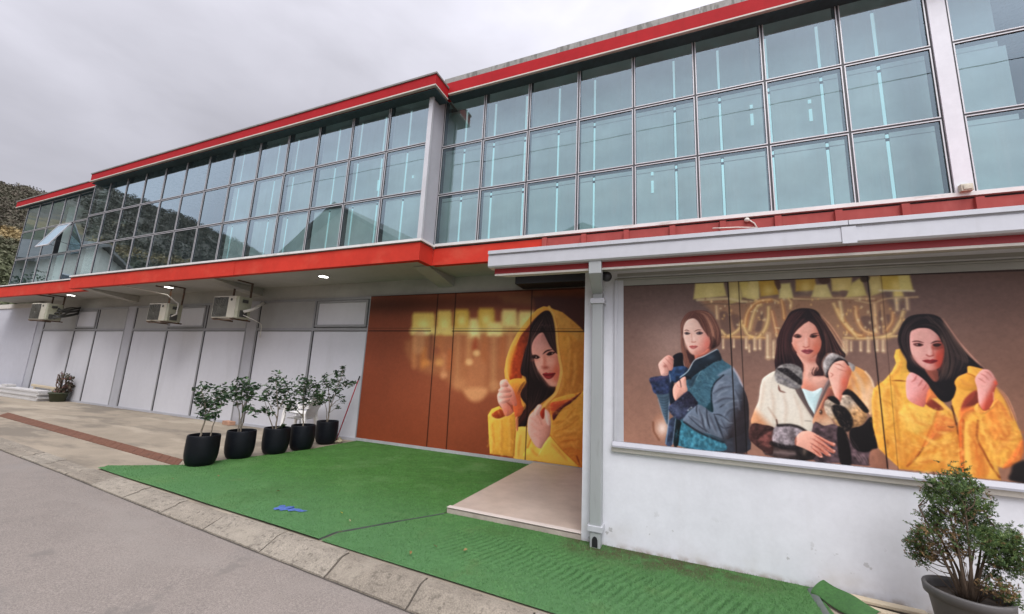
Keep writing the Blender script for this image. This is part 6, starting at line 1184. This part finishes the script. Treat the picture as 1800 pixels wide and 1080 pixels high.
tag(b.build('crate', M['crate']), 'dark slatted crate standing behind the olive pot', 'crate')
M['whiteboard'] = simple('white_board', (.50, .49, .48), .55, vary=.07, vs=2)
for k in range(5):
    z = .004+k*.068; b = MB(); sh = [0, .05, -.03, .03, -.04][k]; y0 = 6.575+[0, .01, -.008, .012, 0][k]
    b.box(-26.5, -20.02+sh, y0, y0+.34, z, z+.064)
    tag(b.build('board', M['whiteboard'], bevel=.006), 'long white board %s the pile at the far left edge' % ('at the bottom of', 'second from the bottom of', 'in the middle of', 'second from the top of', 'on top of')[k], 'board', 'pile of white boards')
b = MB(); p0, p1 = on_y(56, 677, 7.18), on_y(101, 684, 7.18); b.obox((p0+p1)/2, (p1-p0)/2, (0, .02, 0), (0, 0, .045)); b.box(p0[0]+.2, p0[0]+.3, 7.165, 7.195, 0, p0[2]-.06); b.box(p1[0]-.4, p1[0]-.3, 7.165, 7.195, 0, p1[2]-.05); tag(b.build('board', M['wood'], bevel=.006), 'pinkish wooden board on short legs behind the pile of white boards and the olive pot', 'board')
b = MB(); q = np.array([-22.9, 6.74, .342]); b.box(q[0]-.2, q[0]+.2, q[1]-.12, q[1]+.12, q[2]+.001, q[2]+.09); tag(b.build('carton', M['whiteboard'], bevel=.01), 'small white carton on top of the pile of white boards', 'carton')

# ---- two stacked white plastic chairs behind the pots
def chair(x, y, z, yaw, label):
    t = thing('plastic_chair', (x, y, z), label, 'chair', 'stacked white plastic chairs'); t.rotation_euler = (0, 0, R_(yaw)); B = Vector((x, y, z))
    A = lambda p: (p[0]+x, p[1]+y, p[2]+z)
    b = MB(); P = []
    for i in range(9):
        u = i/8*2-1; row = []
        for j in range(9):
            v = j/8*2-1; row.append(A((u*.245*(1-.05*v), -.02+v*.235, .435-.02*v-.018*(1-u*u)*(1-v*v)-.03*max(0, -v-.6)*2)))
        P.append(row)
    b.grid(P); b.grid([[(p[0], p[1], p[2]-.012) for p in r] for r in P][::-1]); b.build('seat', M['white_plastic'], t)
    b = MB()
    def bp(u, v): return A((u*(.235+.02*v), .20+.14*v+.05*(1-u*u)*0+.03*(1-abs(u))*v, .43+.42*v-.05*(abs(u)**3)*v))
    for u0, u1 in ((-1, -.78), (-.66, -.46), (-.36, -.14), (-.1, .1), (.14, .36), (.46, .66), (.78, 1)):
        P = [[bp(u0+(u1-u0)*i/3, v) for v in np.linspace(0, .84, 8)] for i in range(4)]; b.grid(P); b.grid([[(p[0], p[1]+.014, p[2]) for p in r] for r in P][::-1])
    P = [[bp(-1+2*i/16, v) for v in np.linspace(.82, 1, 4)] for i in range(17)]; b.grid(P); b.grid([[(p[0], p[1]+.016, p[2]) for p in r] for r in P][::-1])
    b.build('backrest', M['white_plastic'], t)
    for s in (-1, 1):
        b = MB(); cur = catmull(np.array([A((s*.25, .30, .66)), A((s*.285, .16, .665)), A((s*.29, -.05, .655)), A((s*.285, -.19, .63)), A((s*.28, -.235, .55)), A((s*.275, -.24, .42))]), False, 5)
        for i in range(len(cur)-1):
            a, c = np.array(cur[i]), np.array(cur[i+1]); d = c-a; L = np.linalg.norm(d)/2+.003; d /= np.linalg.norm(d); w = np.array([1, 0, 0.]); n = np.cross(d, w); n /= np.linalg.norm(n)
            b.obox((a+c)/2, d*L, w*.028, n*.010)
        b.build('armrest', M['white_plastic'], t)
        for sy, y0, y1 in ((-1, -.235, -.265), (1, .20, .27)):
            b = MB(); q = [A((s*.262, y0, .44)), A((s*.275, (y0+y1)/2, .22)), A((s*.285, y1, 0.0))]
            for i in range(2):
                a, c = np.array(q[i]), np.array(q[i+1]); b.obox((a+c)/2, (c-a)/2, (.030-.004*i, 0, 0), (0, .022, 0))
            b.build('leg', M['white_plastic'], t, bevel=.006)
    return t
chair(-7.88, 6.72, .03, -68, 'white plastic armchair at the bottom of the stack behind the pots')
chair(-7.86, 6.725, .14, -68, 'white plastic armchair on top of the stack behind the pots')
# red stick leaning on the panel, brick, bag, glove, leaves
b = MB(); p0 = np.array([-6.97, 6.93, .0]); p1 = np.array([-6.80, WY-.035, 1.43]); b.tube([p0, p1*.93+p0*.07], .012, 8); s_ = b.build('broom_handle', simple('red_stick', (.36, .022, .045), .5, vary=.15))
tag(s_, 'thin red stick leaning against the white panel beside the last potted tree', 'stick'); b = MB(); b.tube([p1*.93+p0*.07, p1], .0135, 8); b.build('end_cap', M['black'], s_)
b = MB(); b.obox((-10.85, 7.1, .05), (.17, -.02, 0), (.02, .07, 0), (0, 0, .048)); tag(b.build('brick', Mat('hollow_brick', (.42, .24, .16), .9).vary(9, .2).m, bevel=.006), 'reddish brick at the foot of the second grey pilaster', 'brick')
q = on_z(592, 778, 0); b = MB()
for k in range(7): b.ball((q[0]+random.uniform(-.22, .24), q[1]+random.uniform(-.10, .16), .03), random.uniform(.05, .10), random.uniform(.05, .09), random.uniform(.025, .05), 9, 6, .7)
tag(b.build('crumpled_sack', simple('dry_pale_sack', (.40, .36, .24), .9, vary=.3, vs=18)), 'crumpled pale sack on the ground between the last pot and the plinth', 'sack')
g = simple('blue_cloth', (.060, .115, .33), .7, vary=.25, vs=30); b = MB(); g0 = on_z(512, 896, .03); ex = on_z(538, 899, .03)-g0
P = []
for i in range(13):
    f = i/12; c = g0+ex*(f*1.95-.95); w = .052*(1-f)**.7*(1+.3*math.sin(i*2.1))+.012; P.append([(c[0]-.25*w*v+random.uniform(-.006, .006), c[1]+w*v+.012*math.sin(i*1.7),   .030+.018*abs(math.sin(i*1.9+v*2.3))*(1-v*v*.5)*(1.1-f)) for v in np.linspace(-1, 1, 8)])
b.grid(P)
for k in range(4): a = 1.9+k*.5; b.tube([(g0[0]-.02, g0[1], .044), (g0[0]+.07*math.cos(a), g0[1]+.05*math.sin(a), .042), (g0[0]+.11*math.cos(a+.2), g0[1]+.07*math.sin(a+.2), .032)], [.010, .009, .006], 6)
tag(b.build('rubber_glove', g), 'crumpled blue glove lying on the turf near the kerb', 'glove')
lm = Mat('fallen_leaf', (.24, .155, .05), .7).island((.20, .12, .05), .3, 1).m
spots = [(488,865,'brown leaf on the turf behind the blue glove'),(600,903,'bright yellow leaf on the turf right of the blue glove'),(615,917,'pale leaf just beyond the yellow one on the turf'),(765,962,'brown leaf on the turf at the seam below the doorstep corner'),(818,969,'small brown leaf on the rippled turf below the doorstep'),(598,937,'pale leaf on the turf close to the kerb'),(303,843,'leaf on the narrow tip of turf near the first pot'),(384,838,'dark leaf on the turf in front of the second pot'),(722,974,'dark leaf on the turf near the kerb below the seam')]
for i, (px, py, lb) in enumerate(spots):
    q = on_z(px, py, .030); a = random.uniform(0, 6.3); L = random.uniform(.020, .034); d = np.array([math.cos(a), math.sin(a)])*L; n = np.array([-d[1], d[0]])*.42
    if px == 384: d *= .6
    b = MB(); b.add([(q[0]-d[0], q[1]-d[1], .037), (q[0]+n[0], q[1]+n[1], .054), (q[0]+d[0], q[1]+d[1], .043), (q[0]-n[0], q[1]-n[1], .040)], [(0, 1, 2), (0, 2, 3)])
    mt = simple('leaf_%s' % ('yellow' if i == 1 else 'pale'), (.55, .40, .03) if i == 1 else (.34, .31, .17), .7) if i in (1, 2, 5) else lm
    tag(b.build('fallen_leaf', mt), lb, 'leaf', 'fallen leaves on the turf')

# ================================================================ what the panes mirror: houses, trees and the far side of the road
M['hwall'] = simple('pale_render', (.52, .50, .44), .85, vary=.1, vs=.6); M['hroof'] = simple('grey_roof_sheet', (.15, .14, .13), .7, vary=.15, vs=1)
M['hglass'] = simple('dark_window', (.04, .05, .06), .15, vary=0)
def house(c, w, d, eave, ridge_z, yaw, label, z0=0., mat=None):
    t = thing('house', (c[0], c[1], z0), label, 'house'); cs, sn = math.cos(R_(yaw)), math.sin(R_(yaw))
    def T(b): b.v = [(c[0]+x*cs-y*sn, c[1]+x*sn+y*cs, z) for x, y, z in b.v]; return b
    b = MB(); b.prism([(-w/2, z0-1), (w/2, z0-1), (w/2, eave), (0, ridge_z-.25), (-w/2, eave)], 'y', -d/2, d/2); T(b).build('wall', mat or M['hwall'], t)
    b = MB(); o = .7; sl = (ridge_z-eave)/(w/2)
    for s in (-1, 1): b.prism([(s*(w/2+o), eave-o*sl+.02), (s*(w/2+o), eave-o*sl+.25), (0, ridge_z+.1), (0, ridge_z-.13)], 'y', -d/2-.6, d/2+.6)
    T(b).build('roof', M['hroof'], t)
    for x in (-w*.26, w*.22):
        for z in ([eave-2.0] if eave-z0 < 6 else [eave-2.0, eave-5.0]):
            b = MB(); b.box(x-.65, x+.65, d/2, d/2+.06, z, z+1.4); f = T(b).build('window', M['alu'], t)
            b = MB(); b.box(x-.55, x+.55, d/2+.05, d/2+.07, z+.1, z+1.3); T(b).build('pane', M['hglass'], f)
house((-51, -3.2), 11, 9, 8.6, 11.4, 242, 'pale gabled house on the slope across the road, mirrored in the leftmost panes', 2.0)
house((-18.5, -10.5), 9, 10, 8.8, 11.4, 6, 'tall house across the road mirrored low in the panes by the corner post')
house((-5.0, -13.5), 9, 11, 7.6, 9.8, -3, 'house across the road behind the viewer, mirrored faintly in the wide front')
def bushy(x, y, z, h, r, label, name='tree', mat=None, n=5):
    t = thing(name, (x, y, z), label, 'tree'); b = MB(); b.tube([(x, y, z), (x+.1, y, z+h*.5), (x, y+.1, z+h*.9)], [.16, .12, .04], 8)
    cs = []; rs = []
    for k in range(22):
        f = random.uniform(.15, 1); a = random.uniform(0, 6.28); rr = r*(.6+.4*math.sin(f*3))*random.random(); cs.append((x+rr*math.cos(a), y+rr*math.sin(a), z+h*f)); rs.append(r*.5)
        b.tube([(x, y, z+h*f*.8), cs[-1]], [.05, .02], 5)
    b.build('trunk', M['bark'], t); V, F = leaf_cloud(cs, rs, [90]*22, .22, .6); np_mesh('crown', V, F, mat or M['leaf'], t)
bushy(-26.5, -9.0, 0, 7.3, .8, 'narrow ivy covered tree across the road, mirrored in the lower panes', mat=Mat('ivy_leaf', (.10, .16, .06), .6).island((.16, .22, .09), .3, 1).m)
bushy(-42, 0.5, 1.5, 5.0, 2.2, 'round dark tree below the gabled house across the road'); bushy(-53, -13, 2.5, 5.5, 2.5, 'bushy tree behind the gabled house across the road')
t = thing('satellite_dish', (-28.2, -10.8, 0), 'round dark satellite dish on a pole across the road', 'satellite dish')
b = MB(); b.tube([(-28.2, -10.8, 0), (-28.2, -10.8, 7.2)], .05, 8); b.build('pole', M['bracket'], t)
b = MB(); b.v = []; b.lathe([(0, 0), (.3, .03), (.5, .10), (.52, .10), (.3, .05), (0, .02)], (0, 0, 0), 24, True, False); b.v = [(-28.2+x, -10.75+z*1.0, 7.3+y) for x, y, z in b.v]; b.build('dish', M['hglass'], t)

b = MB(); b.tube([(x, -1.0, 10.6+.012*x-.0007*(400-(x-2)**2)*.6) for x in np.linspace(-18, 22, 24)], .012, 6); tag(b.build('overhead_cable', M['black']), 'thin black overhead cable above the road, mirrored across the upper panes', 'cable')
# ================================================================ sky, sun, camera
SUN_EL, SUN_AZ = 57, 150          # elevation; compass bearing the light comes from (0 = +Y, clockwise)
w = bpy.data.worlds.new('World'); bpy.context.scene.world = w; w.use_nodes = True; nt = w.node_tree; bgd = nt.nodes['Background']
sky = nt.nodes.new('ShaderNodeTexSky'); sky.sky_type = 'NISHITA'; sky.sun_disc = False; sky.sun_elevation = R_(SUN_EL); sky.sun_rotation = R_(SUN_AZ); sky.air_density = 1; sky.dust_density = 4
tc = nt.nodes.new('ShaderNodeTexCoord'); sp = nt.nodes.new('ShaderNodeSeparateXYZ'); nt.links.new(tc.outputs['Generated'], sp.inputs[0])
def rng_(v, a, b, lo, hi):
    r = nt.nodes.new('ShaderNodeMapRange'); r.interpolation_type = 'SMOOTHSTEP'
    for k, q in zip(('From Min', 'From Max', 'To Min', 'To Max'), (a, b, lo, hi)): r.inputs[k].default_value = q
    nt.links.new(v, r.inputs['Value']); return r.outputs[0]
def cloud(scale, stretch, detail, off):
    mp = nt.nodes.new('ShaderNodeMapping'); mp.inputs['Scale'].default_value = stretch; mp.inputs['Location'].default_value = off; nt.links.new(tc.outputs['Generated'], mp.inputs['Vector'])
    n = nt.nodes.new('ShaderNodeTexNoise'); n.inputs['Scale'].default_value = scale; n.inputs['Detail'].default_value = detail; n.inputs['Roughness'].default_value = .5; n.inputs['Distortion'].default_value = .4
    nt.links.new(mp.outputs[0], n.inputs['Vector']); return n.outputs['Fac']
def mul(a, b, op='MULTIPLY'):
    x = nt.nodes.new('ShaderNodeMath'); x.operation = op
    for i, q in enumerate((a, b)):
        if isinstance(q, (int, float)): x.inputs[i].default_value = q
        else: nt.links.new(q, x.inputs[i])
    return x.outputs[0]
f = mul(rng_(cloud(2.2, (1, 1, 2.2), 5, (0, 0, 0)), .3, .7, .90, 1.10), rng_(cloud(6, (1, 1, 2.5), 4, (3, 1, 0)), .3, .7, .965, 1.035))
f = mul(f, rng_(sp.outputs[2],   .05, .95, 5.4, 11.5))          # an overcast dome is brighter overhead
f = mul(f, rng_(sp.outputs[1], -.5, .55, 1.35, .62))          # the bright part of the cloud cover is behind the viewer
f = mul(f, rng_(sp.outputs[0], -1, .35, .78, 1.22))          # and brighter towards the right of the view
gray = nt.nodes.new('ShaderNodeMix'); gray.data_type = 'RGBA'; gray.blend_type = 'MULTIPLY'; gray.inputs[0].default_value = 1; gray.inputs[6].default_value = (.975, .965, 1.075, 1)
nt.links.new(f, gray.inputs[7])
mx = nt.nodes.new('ShaderNodeMix'); mx.data_type = 'RGBA'; mx.inputs[0].default_value = .95
nt.links.new(sky.outputs[0], mx.inputs[6]); nt.links.new(gray.outputs[2], mx.inputs[7]); nt.links.new(mx.outputs[2], bgd.inputs[0]); bgd.inputs[1].default_value = .10
L = bpy.data.lights.new('sun', 'SUN'); L.energy = 1.5; L.angle = R_(30); L.color = (1, .97, .93); so = bpy.data.objects.new('sun', L); C.objects.link(so)
a, e = R_(SUN_AZ), R_(SUN_EL); d = Vector((math.sin(a)*math.cos(e), math.cos(a)*math.cos(e), math.sin(e))); so.rotation_euler = d.to_track_quat('Z', 'Y').to_euler(); so.location = d*60
cam = bpy.data.cameras.new('camera'); co = bpy.data.objects.new('camera', cam); C.objects.link(co)
cam.sensor_fit = 'HORIZONTAL'; cam.sensor_width = 36; cam.lens = FPX/1800*36; cam.clip_start = .05; cam.clip_end = 2000
co.matrix_world = Matrix(((CAX[0][0], CAX[1][0], -CAX[2][0], 0), (CAX[0][1], CAX[1][1], -CAX[2][1], 0), (CAX[0][2], CAX[1][2], -CAX[2][2], EYE), (0, 0, 0, 1)))
S = bpy.context.scene; S.camera = co
S.view_settings.view_transform = 'Standard'; S.view_settings.look = 'None'; S.view_settings.exposure = 0.52; S.view_settings.gamma = 1; S.view_settings.use_curve_mapping = False
S.cycles.max_bounces = 8; S.cycles.transparent_max_bounces = 12; S.cycles.diffuse_bounces = 4; S.cycles.glossy_bounces = 4; S.cycles.caustics_reflective = False; S.cycles.caustics_refractive = False
